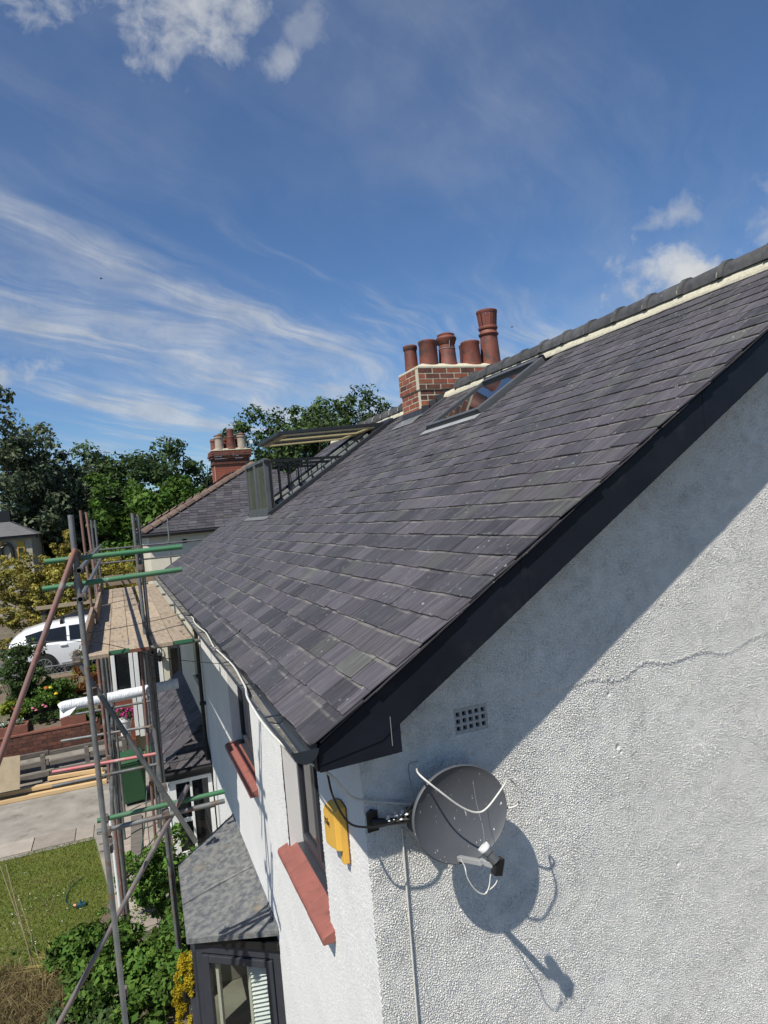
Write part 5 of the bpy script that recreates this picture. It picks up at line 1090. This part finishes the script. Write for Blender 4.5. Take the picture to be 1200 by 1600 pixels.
def bush(name, label, c, rad, m, ncl, npc, size, cr_, seed, group=None, cat='shrub', lobes=5, stems=True):
    t = thing(name, label, cat, (c[0], c[1], max(c[2] - rad[2], ground_h(c[0], c[1]))), group); z0 = t.location[2]
    if stems:
        b = MB(); r = random.Random(seed)
        for i in range(6): a = 6.28 * i / 6; b.tube([(c[0] + .1 * math.cos(a) * rad[0], c[1] + .1 * math.sin(a) * rad[1], z0), (c[0] + .6 * math.cos(a) * rad[0], c[1] + .6 * math.sin(a) * rad[1], c[2] + r.uniform(0, .4) * rad[2])], .014 + .01 * rad[0], 5, r1=.004)
        b.build('stems', M['bark'], t)
    V, q = crown(c, rad, ncl, npc, size, cr_, seed, lobes=lobes, bottom=-.95); link('foliage', npmesh('foliage', V, 4, M[m], q), t); return t
bush('golden_shrub', 'large golden-leaved shrub behind the parked white car', (-3.5, 29, 4.15), (2.7, 1.6, 2.05), 'leaf_gold', 420, 80, .058, .22, 41, lobes=8)
bush('golden_shrub', 'tall pointed shoot of golden shrub just left of the scaffold', (-2.6, 28.4, 5.35), (.45, .4, .95), 'leaf_gold', 36, 60, .07, .18, 42, lobes=3)
bush('golden_shrub', 'lower golden shrub seen between the scaffold poles', (-1.1, 30, 3.7), (1.8, 1.2, 1.7), 'leaf_gold', 170, 80, .058, .22, 43)
bush('clipped_bush', 'dark rounded clipped bush at the left edge beside the white car', (-3.72, 20.6, 2.5), (.62, .6, 1.15), 'leaf_mid', 150, 80, .035, .15, 44, lobes=3)
GB = 'plants in the raised bed'
bush('rose_bush', 'lime leaved rose bush with yellow blooms in the raised bed', (-2.75, 20.6, 1.95), (.62, .5, .45), 'leaf_garden', 70, 60, .045, .13, 45, GB)
bush('rose_bush', 'lime green bush at the left end of the raised bed', (-3.55, 20.3, 1.75), (.45, .4, .40), 'leaf_lime', 40, 50, .05, .12, 46, GB)
bush('rust_shrub', 'rust and green leaved shrub below the fence, right of the roses', (-2.15, 21.4, 1.95), (.55, .5, .45), 'leaf_rust', 50, 60, .045, .13, 47, GB)
bush('yellow_shrub', 'yellow green shrub beside the near scaffold pole under the platform', (-1.95, 21.7, 2.35), (.40, .4, .45), 'leaf_lime', 40, 55, .05, .12, 48, GB)
bush('brown_shrub', 'brownish shrub in front of the white car bonnet', (-1.9, 22.2, 2.6), (.65, .4, .55), 'leaf_strawy', 60, 60, .04, .13, 49, GB)
bush('low_hedge', 'dark low leafy mound along the front of the raised bed', (-2.95, 19.85, 1.48), (.55, .22, .18), 'leaf_mid', 40, 50, .03, .08, 50, GB)
bush('fern_clump', 'green fern-like clump behind the tubes right of the bed', (-1.95, 19.75, 1.35), (.30, .25, .28), 'leaf_bright', 36, 50, .05, .1, 51, GB)
bb2 = bush('rose_bush', 'leafy rose bush with pink and red blooms by the brick trough', (-3.25, 20.1, 1.75), (.50, .4, .35), 'leaf_garden', 45, 55, .04, .12, 52, GB)
def bloom(parent, p, m, r=.05):
    b = MB(); 
    for i in range(3): b.lathe([(r * .2, -r * .4), (r * (1 - i * .25), -r * .1 + i * r * .2), (r * (.9 - i * .25), r * .25 + i * r * .25), (r * .1, r * .3 + i * r * .25)], p, 7)
    b.build('bloom', M[m], parent)
for p, m in (((-2.72, 19.98, 2.02), 'bloom_yellow'), ((-2.68, 19.95, 1.78), 'bloom_yellow'), ((-2.85, 20.1, 2.18), 'bloom_yellow'), ((-2.95, 20.05, 2.2), 'bloom_orange')): bloom(bb2, p, m, .055)
for p, m in (((-3.68, 19.75, 1.86), 'bloom_red'), ((-3.6, 19.7, 1.80), 'bloom_red'), ((-3.25, 19.62, 1.82), 'bloom_pink'), ((-3.18, 19.62, 1.76), 'bloom_pink'), ((-2.95, 19.65, 1.80), 'bloom_pink'), ((-3.02, 19.7, 1.84), 'bloom_pink'), ((-2.62, 19.62, 1.42), 'bloom_pink'), ((-2.45, 19.62, 1.40), 'bloom_magenta')): bloom(bb2, p, m, .045)
# retaining wall, troughs, sleepers
rw = thing('retaining_wall', 'low red brick wall holding up the flower bed', 'wall', (-4, 19.4, 0)); b = MB(); b.box((-7.5, 19.345, .30), (-1.77, 19.50, 1.24)); rwo = b.build('wall_core', M['mortar'], rw)
mesh_b = None
for k in range(6):
    x = -5.2 - (.11 if k % 2 else 0)
    while x < -1.8:
        q = MB(); q.box((x, 19.33, .68 + k * .094), (x + .215, 19.40, .68 + k * .094 + .084)) if False else None
        if mesh_b is None: z_ = MB(); z_.box((0, 0, 0), (.215, .07, .084)); mesh_b = z_.data('brick', M['brick_soot'])
        link('brick', mesh_b, rwo, mw=Matrix.Translation((x, 19.325 + random.uniform(-.003, .003), .68 + k * .094))); x += .225
b = MB(); b.box((-7.5, 19.31, 1.245), (-1.76, 19.52, 1.29)); b.build('coping', M['trough'], rw, bevel=.006)
for i, (x0_, x1_, lab) in enumerate(((-4.6, -3.38, 'brick trough of white flowers at the left end of the bed wall'), (-2.62, -2.02, 'dark brick trough with low plants above the bed wall'))):
    tr = thing('brick_trough', lab, 'planter', ((x0_ + x1_) / 2, 19.6, 1.29), 'planters on the bed wall'); b = MB(); b.box((x0_, 19.40, 1.292), (x1_, 19.48, 1.50)); b.box((x0_, 19.72, 1.292), (x1_, 19.78, 1.50)); b.box((x0_, 19.48, 1.292), (x0_ + .06, 19.72, 1.50)); b.box((x1_ - .06, 19.48, 1.292), (x1_, 19.72, 1.50)); b.box((x0_ + .06, 19.48, 1.292), (x1_ - .06, 19.72, 1.44)); b.build('trough_body', M['trough'], tr, bevel=.006)
    V, q = leaves(np.array([(random.uniform(x0_ + .1, x1_ - .1), random.uniform(19.48, 19.7), 1.53) for _ in range(16)]), np.full((16, 3), .09), 40, .03, rng.uniform(.2, .8, 16)); link('plants', npmesh('plants', V, 4, M['leaf_grey' if i == 0 else 'leaf_mid'], q), tr)
    if i == 0:
        V, q = leaves(np.array([(random.uniform(x0_ + .1, x1_ - .1), random.uniform(19.46, 19.66), 1.59) for _ in range(20)]), np.full((20, 3), .05), 12, .02, rng.uniform(.2, .8, 20)); link('white_flowers', npmesh('white_flowers', V, 4, M['bloom_white'], q), tr)
sfn = thing('sleeper_fence', 'dark weathered low timber fence of horizontal boards along the drive', 'fence', (-3, 18.75, 0))
for k, (z0_, h_) in enumerate(((.04, .13), (.27, .13), (.52, .12), (.74, .10))):
    for x0_ in (-6.6, -4.75, -2.9):
        b = MB(); dz_ = random.uniform(-.02, .02); b.beam((x0_, 18.72 + k * .10 + random.uniform(-.02, .02), z0_ + h_ / 2 + dz_), (x0_ + 1.83, 18.72 + k * .10, z0_ + h_ / 2 + random.uniform(-.02, .02)), .10, h_); b.build('rail', M['oldwood'], sfn, bevel=.008)
for x0_ in (-6.6, -5.4, -4.2, -3.1, -2.1, -1.2): b = MB(); b.box((x0_, 18.86, 0), (x0_ + .1, 18.96, .80)); b.build('fence_post', M['oldwood'], sfn)
b = MB(); b.prism([(-7, 18.98, .02), (-7, 19.30, .64), (-7, 19.32, .02)], (5.8, 0, 0)); kind(b.build('paving_bank', M['concrete']), 'structure')
# timber stack, plywood
GT = 'new timbers on the drive'
for i, (y, z, x0_, x1_, w_, lab) in enumerate(((18.25, .06, -6.0, -1.62, .12, 'front pale timber lying on the drive, lowest of the stack'), (18.45, .17, -5.8, -1.66, .14, 'pale timber lying on top of the stack along the drive'), (18.56, .06, -5.2, -1.75, .10, 'rear pale timber of the stack, next to the dark fence'), (18.55, .26, -2.95, -1.7, .08, 'short pale timber topmost on the stack by the scaffold'))):
    b = MB(); b.beam((x0_, y + .12, z), (x1_, y - .06, z), w_, .09); tag(b.build('timber', M['newwood'], bevel=.004), lab, 'timber', GT)
b = MB(); b.prism([(-4.3, 18.18, .32), (-3.50, 18.16, .32), (-3.47, 18.42, 1.03), (-4.3, 18.44, 1.06)], (0, .018, 0)); tag(b.build('plywood_sheet', M['ply']), 'brown plywood sheet propped on edge above the timber stack', 'board')
# wheelie bins
def wheelie(x, y, lab, rz=0):
    t = thing('wheelie_bin', lab, 'bin', (x, y, 0), 'green wheelie bins by the porch'); m = Matrix.Translation((x, y, .008)) @ Matrix.Rotation(rz, 4, 'Z'); b = MB()
    lo = [(-.23, -.25, .06), (.23, -.25, .06), (.23, .25, .06), (-.23, .25, .06)]; hi = [(-.28, -.32, .98), (.28, -.32, .98), (.28, .32, .98), (-.28, .32, .98)]
    b.mesh([m @ Vector(p) for p in lo + hi], [(3, 2, 1, 0), (0, 1, 5, 4), (1, 2, 6, 5), (2, 3, 7, 6), (3, 0, 4, 7), (4, 5, 6, 7)]); b.box((-.295, -.335, .93), (.295, .335, .98), m); b.build('body', M['bin'], t, bevel=.025)
    b = MB(); b.mesh([m @ Vector(p) for p in [(-.30, -.35, .985), (.30, -.35, .985), (.30, .36, 1.02), (-.30, .36, 1.02), (-.26, -.30, 1.05), (.26, -.30, 1.05), (.26, .30, 1.09), (-.26, .30, 1.09)]], [(3, 2, 1, 0), (0, 1, 5, 4), (1, 2, 6, 5), (2, 3, 7, 6), (3, 0, 4, 7), (4, 5, 6, 7)]); b.build('lid', M['bin'], t, bevel=.02)
    b = MB(); b.tube([m @ Vector((-.25, .40, 1.0)), m @ Vector((.25, .40, 1.0))], .018, 8); b.build('handle', M['bin'], t)
    for s in (-1, 1): b = MB(); b.tube([m @ Vector((s * .24, .28, .10)), m @ Vector((s * .29, .28, .10))], .10, 14); b.build('wheel', M['tyre'], t)
wheelie(-1.02, 16.6, 'green wheelie bin standing on the drive behind the scaffold', .1); wheelie(-.40, 16.75, 'green wheelie bin half hidden behind the inner scaffold poles', -.05)
# flower pot, black pot, canes, sprinkler, plank, hose
fp = thing('flower_pot', 'pale pot of magenta flowers in front of the brick porch base', 'flower pot', (-1.1, 19.0, 0)); b = MB(); b.lathe([(.10, .9), (.17, 1.2), (.19, 1.21), (.19, 1.26), (.15, 1.25)], (-1.1, 19.1, 0), 16); b.lathe([(.12, .0), (.12, .9)], (-1.1, 19.1, 0), 10); b.build('pot_body', M['whitetube'], fp, smooth=40)
V, q = leaves(np.array([(-1.1 + random.uniform(-.2, .2), 19.1 + random.uniform(-.15, .15), 1.36 + random.uniform(-.05, .12)) for _ in range(14)]), np.full((14, 3), .09), 40, .03, rng.uniform(.2, .8, 14)); link('leaves', npmesh('leaves', V, 4, M['leaf_mid'], q), fp)
V, q = leaves(np.array([(-1.1 + random.uniform(-.2, .2), 19.03 + random.uniform(-.15, .12), 1.42 + random.uniform(-.05, .12)) for _ in range(12)]), np.full((12, 3), .06), 22, .028, rng.uniform(.2, .8, 12)); link('blooms', npmesh('blooms', V, 4, M['bloom_magenta'], q), fp)
b = MB(); b.lathe([(.09, .0), (.13, .24), (.14, .245), (.14, .27), (.11, .26)], (-.76, 10.5, 0), 16); tag(b.build('black_pot', M['black'], smooth=40), 'empty black plastic plant pot on the bare soil under the bay', 'plant pot')
GC = 'bamboo canes in the lawn edge'
for (a, c, lab) in (((-2.46, 11.0, 0), (-2.80, 11.05, 1.60), 'bamboo cane leaning furthest left in the lawn edge'), ((-2.50, 11.0, 0), (-2.71, 10.95, 1.64), 'tallest upright bamboo cane in the lawn edge'), ((-2.40, 11.03, 0), (-2.62, 11.1, 1.10), 'short bamboo cane leaning in the lawn edge')):
    b = MB(); b.tube([a, c], .008, 6); tag(b.build('bamboo_cane', M['cane']), lab, 'cane', GC)
spk = thing('sprinkler', 'small blue garden sprinkler with orange fitting on the lawn', 'sprinkler', (-1.95, 12.5, 0)); b = MB(); b.box((-2.02, 12.46, .02), (-1.88, 12.54, .06)); b.tube([(-1.95, 12.5, .05), (-1.95, 12.5, .12)], .015, 8); b.build('sprinkler_base', M['bluepl'], spk); b = MB(); b.tube([(-2.06, 12.52, .05), (-2.02, 12.5, .05)], .02, 8); b.build('hose_fitting', M['orangepl'], spk)
cable('garden_hose', [(-2.07, 12.52, .03), (-2.2, 12.8, .03), (-2.15, 13.2, .03), (-1.95, 13.5, .03)], .008, M['hose'], 'dark green hose trailing from the sprinkler over the lawn', 'hose')
cable('garden_hose', [(-.75, 14.9, .8), (-.85, 14.4, .35), (-.98, 13.6, .04), (-1.02, 13.0, .03), (-.85, 12.6, .03), (-.70, 12.9, .03), (-.85, 13.5, .04), (-1.1, 13.3, .03), (-.95, 12.4, .03)], .011, M['hose'], 'dark hose hanging in loops beside the scaffold feet', 'hose')
b = MB(); b.beam((-1.05, 13.3, .04), (-1.00, 15.6, .06), .22, .035); tag(b.build('dark_plank', M['oldwood'], bevel=.004), 'dark plank lying on the paving beneath the scaffold', 'plank')
# near garden plants
V, q = leaves(np.array([(rng.normal(-2.75, .35), rng.normal(12.9, .7), .05) for _ in range(80)]), np.full((80, 3), .03), 2, .009, rng.uniform(.4, 1, 80), up=2.0); kind(link('daisies', npmesh('daisies', V, 4, M['bloom_white'], q)), 'stuff')
GN = 'shrubs in the front garden below the scaffold'
bush('garden_shrub', 'leafy green shrub beside the white porch below the inner pole', (-.66, 11.35, .62), (.48, .45, .62), 'leaf_garden', 120, 70, .038, .13, 61, GN)
bush('garden_shrub', 'large leafy shrub around the foot of the outer scaffold pole', (-1.30, 9.95, .48), (.62, .55, .52), 'leaf_garden', 190, 70, .042, .14, 62, GN)
bush('garden_shrub', 'glossy green shrub at the bottom of the garden, left of the yellow conifer', (-.92, 9.3, .42), (.46, .45, .42), 'leaf_garden', 120, 65, .048, .13, 63, GN)
bush('garden_shrub', 'green shrub with broad leaves against the bay window', (-.43, 10.05, .50), (.36, .45, .55), 'leaf_bright', 110, 60, .048, .12, 64, GN)
bush('garden_shrub', 'sprawling green shrub at the edge of the lawn, behind the brace', (-1.72, 10.65, .25), (.52, .45, .28), 'leaf_garden', 110, 60, .036, .11, 65, GN)
bush('garden_shrub', 'shadowed low shrub at the lower edge, left of the outer pole', (-1.75, 9.45, .28), (.55, .5, .34), 'leaf_mid', 80, 60, .045, .13, 66, GN)
dry_clump('dry brown grassy clump in the lower left corner', (-2.75, 9.75, .2), (.95, .8, .2), 'leaf_strawy', 5200, .42, .006, 67)
dry_clump('withered straw-yellow plant beside the bamboo canes', (-2.12, 10.75, .2), (.26, .22, .2), 'leaf_dry', 240, .46, .014, 68)
dry_clump('faded brown tuft at the left edge of the lawn', (-3.0, 10.8, .2), (.5, .4, .2), 'leaf_strawy', 1300, .30, .006, 69)
cf = thing('golden_conifer', 'narrow bright yellow conifer beside the bay window', 'shrub', (-.53, 8.62, 0))
b = MB(); b.tube([(-.53, 8.62, 0), (-.53, 8.62, .9)], .03, 6, r1=.008); b.build('stem', M['bark'], cf)
cs = []; 
for i in range(150):
    z = random.uniform(.05, 1.0); rr = .19 * (1 - (z / 1.06) ** 2.2) ** .6 + .015; a = random.uniform(0, 6.28); cs.append((-.53 + math.cos(a) * rr * random.uniform(.7, 1.05), 8.62 + math.sin(a) * rr * random.uniform(.7, 1.05), z))
V, q = leaves(np.array(cs), np.tile(np.array([.035, .035, .06]), (150, 1)), 60, .013, rng.uniform(.1, .9, 150), up=1.2); link('foliage', npmesh('foliage', V, 4, M['leaf_conifer'], q), cf)
# stray ground litter
V, q = leaves(np.array([(random.uniform(-2.9, -.4), random.uniform(8.9, 12.2), .03) for _ in range(160)]), np.tile(np.array([.12, .12, .03]), (160, 1)), 14, .03, rng.uniform(.1, .9, 160)); kind(link('weeds', npmesh('weeds', V, 4, M['leaf_garden'], q)), 'stuff')
# ------------------------------------------------------------------ cars, fence, cottage
def car(name, lab, x, y, z, rz, paint, L_=4.8, Wd=1.86, H=1.66):
    t = thing(name, lab, 'car', (x, y, z)); m = Matrix.Translation((x, y, z)) @ Matrix.Rotation(rz, 4, 'Z')
    #   station: x, floor, belt, roof, half width, roof half width
    S_ = [(-.50, .42, .62, .66, .60, .55), (-.495, .30, .90, .95, .80, .68), (-.485, .26, .98, 1.10, .86, .70), (-.455, .24, 1.04, 1.26, .90, .69), (-.40, .22, 1.05, 1.45, .92, .65), (-.30, .20, 1.03, 1.58, .93, .64), (-.15, .20, 1.00, 1.65, .93, .64), (.0, .20, .98, 1.66, .93, .63), (.10, .20, .98, 1.58, .93, .62), (.19, .20, .98, 1.38, .93, .64), (.27, .20, .98, 1.08, .92, .70), (.36, .22, .90, .96, .90, .70), (.44, .24, .78, .84, .85, .66), (.49, .28, .62, .68, .72, .55), (.50, .40, .56, .58, .60, .5)]
    rings = []
    for (sx, zf, zb, zr, hw, rw_) in S_:
        zb *= .95; zr = zb + (zr - zb * 1.0) * H / 1.66 * .92
        half = [(0, zf), (hw * .88, zf), (hw * .97, zf + .10), (hw, (zf + zb) / 2), (hw * .985, zb - .03), (hw * .95, zb), (rw_ + .04, zr - .07), (rw_ * .86, zr - .005), (0, zr + .02)]
        rings.append([(sx * L_, -u, v) for u, v in half] + [(sx * L_, u, v) for u, v in half[-2:0:-1]])
    nR = len(rings[0]); vs = [m @ Vector(p) for r in rings for p in r]; fs = [(i * nR + k, i * nR + (k + 1) % nR, (i + 1) * nR + (k + 1) % nR, (i + 1) * nR + k) for i in range(len(rings) - 1) for k in range(nR)] + [tuple(range(nR - 1, -1, -1)), tuple(range((len(rings) - 1) * nR, len(rings) * nR))]
    b = MB(); b.mesh(vs, fs); b.build('body', M[paint], t, smooth=32)
    P = lambda i, k, o=.012: (lambda v: m @ Vector((v.x, v.y + (o if v.y > 0 else -o), v.z + o * .3)))(Vector(rings[i][k]))
    for side in (5, 10):
        a, b2 = (5, 6) if side == 5 else (11, 10)
        for i0_, i1_ in ((4, 6), (6, 8), (8, 10)):
            g_ = MB(); st = [i for i in range(i0_, i1_ + 1)]
            for i in range(i0_, i1_):
                l0, l1 = .08, .90
                q = [P(i, a).lerp(P(i, b2), l0), P(i + 1, a).lerp(P(i + 1, b2), l0), P(i + 1, a).lerp(P(i + 1, b2), l1), P(i, a).lerp(P(i, b2), l1)]
                if i == i0_: q[0] = q[0].lerp(q[1], .06 if i0_ != 4 else .25); q[3] = q[3].lerp(q[2], .06)
                if i == i1_ - 1: q[1] = q[1].lerp(q[0], .06); q[2] = q[2].lerp(q[3], .06 if i1_ != 10 else .3)
                g_.face(q)
            g_.build('side_window', M['glass'], t)
    sgn = Vector((-.012, 0, .004)); g_ = MB(); g_.face([m @ (Vector(rings[2][k]) * .5 + Vector(rings[3][k]) * .5 + sgn * 2.2) for k in (5,)] + [m @ (Vector(rings[2][11]) * .5 + Vector(rings[3][11]) * .5 + sgn * 2.2), m @ (Vector(rings[4][10]) * .9 + Vector(rings[3][10]) * .1 + sgn), m @ (Vector(rings[4][6]) * .9 + Vector(rings[3][6]) * .1 + sgn)]); g_.build('rear_window', M['glass'], t)
    g_ = MB(); g_.face([m @ (Vector(rings[10][5]) + Vector((.01, 0, .03))), m @ (Vector(rings[10][11]) + Vector((.01, 0, .03))), m @ (Vector(rings[8][10]) + Vector((.02, 0, .02))), m @ (Vector(rings[8][6]) + Vector((.02, 0, .02)))]); g_.build('windscreen', M['glass'], t)
    for s in (-1, 1):
        g_ = MB(); g_.box((-.494 * L_ - .01, s * .80 - .13, .82), (-.452 * L_, s * .80 + .115, .99), m); g_.build('tail_light', M['taillight'], t, bevel=.03)
        for wx in (-.30, .30):
            c = (wx * L_, s * .80, .33); ax = Matrix.Rotation(math.radians(90), 3, 'X'); w_ = MB(); mm_ = m.to_3x3() @ ax
            ar = MB(); ar.lathe([(.385, -.15), (.385, .142)], m @ Vector(c), 26, mm_); ar.build('wheel_arch', M['tyre'], t)
            w_.lathe([(.20, -.11), (.31, -.11), (.335, -.08), (.335, .13), (.31, .155), (.23, .16)], m @ Vector(c), 26, mm_); wo_ = w_.build('wheel', M['tyre'], t, smooth=40)
            r_ = MB(); 
            for i in range(10): a = 6.2832 * i / 10; ca_, sa_ = math.cos(a), math.sin(a); sy = s * .162; p0 = Vector((c[0], c[1] + sy, c[2])); r_.beam(m @ (p0 + Vector((ca_ * .03, 0, sa_ * .03))), m @ (p0 + Vector((ca_ * .21, 0, sa_ * .21))), .03, .02, up=tuple(m.to_3x3() @ Vector((0, 1, 0))))
            r_.lathe([(.205, .14), (.228, .165), (.228, .168), (.20, .17)], m @ Vector(c), 26, mm_ if s < 0 else m.to_3x3() @ Matrix.Rotation(math.radians(-90), 3, 'X'), cap=False); r_.build('rim', M['rim'], wo_)
        g_ = MB(); g_.box((.16 * L_, s * 1.0 - .09, 1.0), (.20 * L_, s * 1.0 + .09, 1.13), m); g_.build('mirror', M[paint], t, bevel=.03)
        for hx in (-.02, .20 * 0 - .2): g_ = MB(); g_.box((hx * L_, s * .935 - .02, .86), (hx * L_ + .2, s * .935 + .02, .90), m); g_.build('handle', M[paint], t, bevel=.01)
        g_ = MB(); g_.box((-.20 * L_, s * .925 - .02, .30), (.21 * L_, s * .925 + .02, .36), m); g_.build('sill_trim', M['gcable'], t, bevel=.01)
    g_ = MB()
    for rx in (-.18, .02):
        g_.beam(m @ Vector((rx * L_, -.62, H + .09)), m @ Vector((rx * L_, .62, H + .09)), .06, .03)
        for s in (-1, 1): g_.box((rx * L_ - .05, s * .60 - .04, H - .06), (rx * L_ + .05, s * .60 + .04, H + .08), m)
    g_.build('roof_bars', M['black'], t); return t
car('white_car', 'white family car parked behind the garden fence, roof bars fitted', -1.85, 23.9, 1.96, .05, 'carwhite', H=1.52)
car('dark_car', 'dark car parked on the far side behind the white car', -.9, 26.3, 2.0, .05, 'cardark', H=1.55)
wf2 = thing('wire_fence', 'low wire fence on timber posts between the bed and the road', 'fence', (-3, 22.45, 2)); 
for x0_ in np.arange(-7, -1.2, .72): b = MB(); b.box((x0_, 22.42, 1.9), (x0_ + .06, 22.48, 2.36)); b.build('fence_post', M['oldwood'], wf2)
b = MB(); 
for z_ in (2.1, 2.34): b.tube([(-7, 22.41, z_), (-1.2, 22.41, z_)], .012, 5)
for x0_ in np.arange(-7, -1.2, .12): b.tube([(x0_, 22.41, 2.08), (x0_ + .25, 22.41, 2.34)], .004, 4); b.tube([(x0_ + .25, 22.41, 2.08), (x0_, 22.41, 2.34)], .004, 4)
b.build('wire_mesh', M['gcable'], wf2)
b = MB(); b.beam((-7, 22.43, 2.02), (-1.3, 22.43, 2.02), .05, .12); b.build('gravel_board', M['board'], wf2)
rf = thing('rail_fence', 'pale timber rail fence behind the parked cars', 'fence', (-2.5, 27, 2)); b = MB(); b.beam((-3.75, 27.0, 3.66), (-1.0, 27.0, 3.68), .08, .13); b.build('rail', M['ply'], rf)
for x0_ in (-3.6, -2.4, -1.1): b = MB(); b.box((x0_, 27.05, 2), (x0_ + .1, 27.15, 3.6)); b.build('fence_post', M['oldwood'], rf)
M['shadedwall'] = pm('tree_shaded_render', (.40, .37, .29), (.34, .32, .25), 2, .9)  # cottage render, darkened so the colour carries the shade of the trees
ct = thing('cottage', 'small cream house with slate hip roof and yellow windows at left edge', 'house', (-6.5, 41, 2)); b = MB(); b.box((-10.5, 40, 2), (-5.05, 46, 6.35)); b.build('wall', M['shadedwall'], ct)
b = MB(); b.mesh([(-10.9, 39.7, 6.36), (-4.75, 39.7, 6.36), (-4.75, 46.3, 6.36), (-10.9, 46.3, 6.36), (-8.5, 43, 7.7), (-7.2, 43, 7.7)], [(0, 1, 5, 4), (1, 2, 5), (2, 3, 4, 5), (3, 0, 4), (3, 2, 1, 0)]); b.build('roof', pm('cottage_slate', (.14, .135, .135), (.09, .088, .09), 3, .7, stretch=(1, 1, 12)), ct)
b = MB(); b.box((-10.8, 39.75, 6.20), (-4.8, 39.98, 6.355)); b.build('gutter', M['black'], ct)
for x0_, x1_, z0_, z1_ in ((-5.75, -5.40, 5.2, 6.05), (-6.75, -6.40, 5.3, 6.1)):
    b = MB(); b.box((x0_, 39.95, z0_), (x1_, 40.02, z1_)); w_ = b.build('window', M['yellowwall'], ct); b = MB(); b.box((x0_ + .06, 39.94, z0_ + .06), (x1_ - .06, 39.948, z1_ - .35)); b.build('pane', M['glass'], w_)
b = MB(); pts = [(-6.22 + math.cos(a) * -.26, 39.9, 5.55 + math.sin(a) * .42) for a in [math.pi * i / 10 for i in range(11)]]; b.tube([(-6.48, 39.9, 4.9)] + pts + [(-5.96, 39.9, 4.9)], .09, 6); b.build('dark_arch', M['black'], ct)
b = MB(); b.box((-6.75, 41.6, 7.0), (-6.15, 42.2, 7.75)); b.build('chimney', M['black'], ct)
# ------------------------------------------------------------------ wires and birds
cable('overhead_wire', [(-3.2, 9.0, 5.0), (-1.42, 8.2, 5.03), (-.5, 8.6, 4.62), (.325, 9.7, 4.2)], .004, M['black'], 'thin black wire slung under the platform to the house wall, lower of two', 'wire', 'wires crossing the platform')
cable('overhead_wire', [(-1.9, 8.5, 5.05), (-1.05, 8.8, 5.015), (-.4, 9.0, 5.03), (-.12, 9.1, 5.06)], .004, M['black'], 'thin black wire lying over the platform boards to the gutter, upper of two', 'wire', 'wires crossing the platform')
def bird(p, s, lab):
    t = MB(); p = Vector(p); t.lathe([(.001, -.5 * s), (.10 * s, -.25 * s), (.13 * s, .05 * s), (.08 * s, .35 * s), (.001, .5 * s)], p, 8, Matrix.Rotation(math.radians(80), 3, 'Y')); o = t.build('bird', M['black'], smooth=60); tag(o, lab, 'bird', 'birds in the sky')
    w_ = MB(); 
    for sg in (-1, 1): w_.prism([p + Vector((-.12 * s, 0, .03 * s)), p + Vector((.15 * s, 0, .03 * s)), p + Vector((.0, sg * .45 * s, .28 * s)), p + Vector((-.25 * s, sg * .7 * s, .12 * s))], (0, 0, .02 * s))
    w_.build('wings', M['black'], o)
bird((-.42, 42, 20.67), .20, 'tiny dark bird over the left streaks of cloud'); bird((26.96, 42, 18.23), .22, 'tiny dark bird right of the chimney pots')
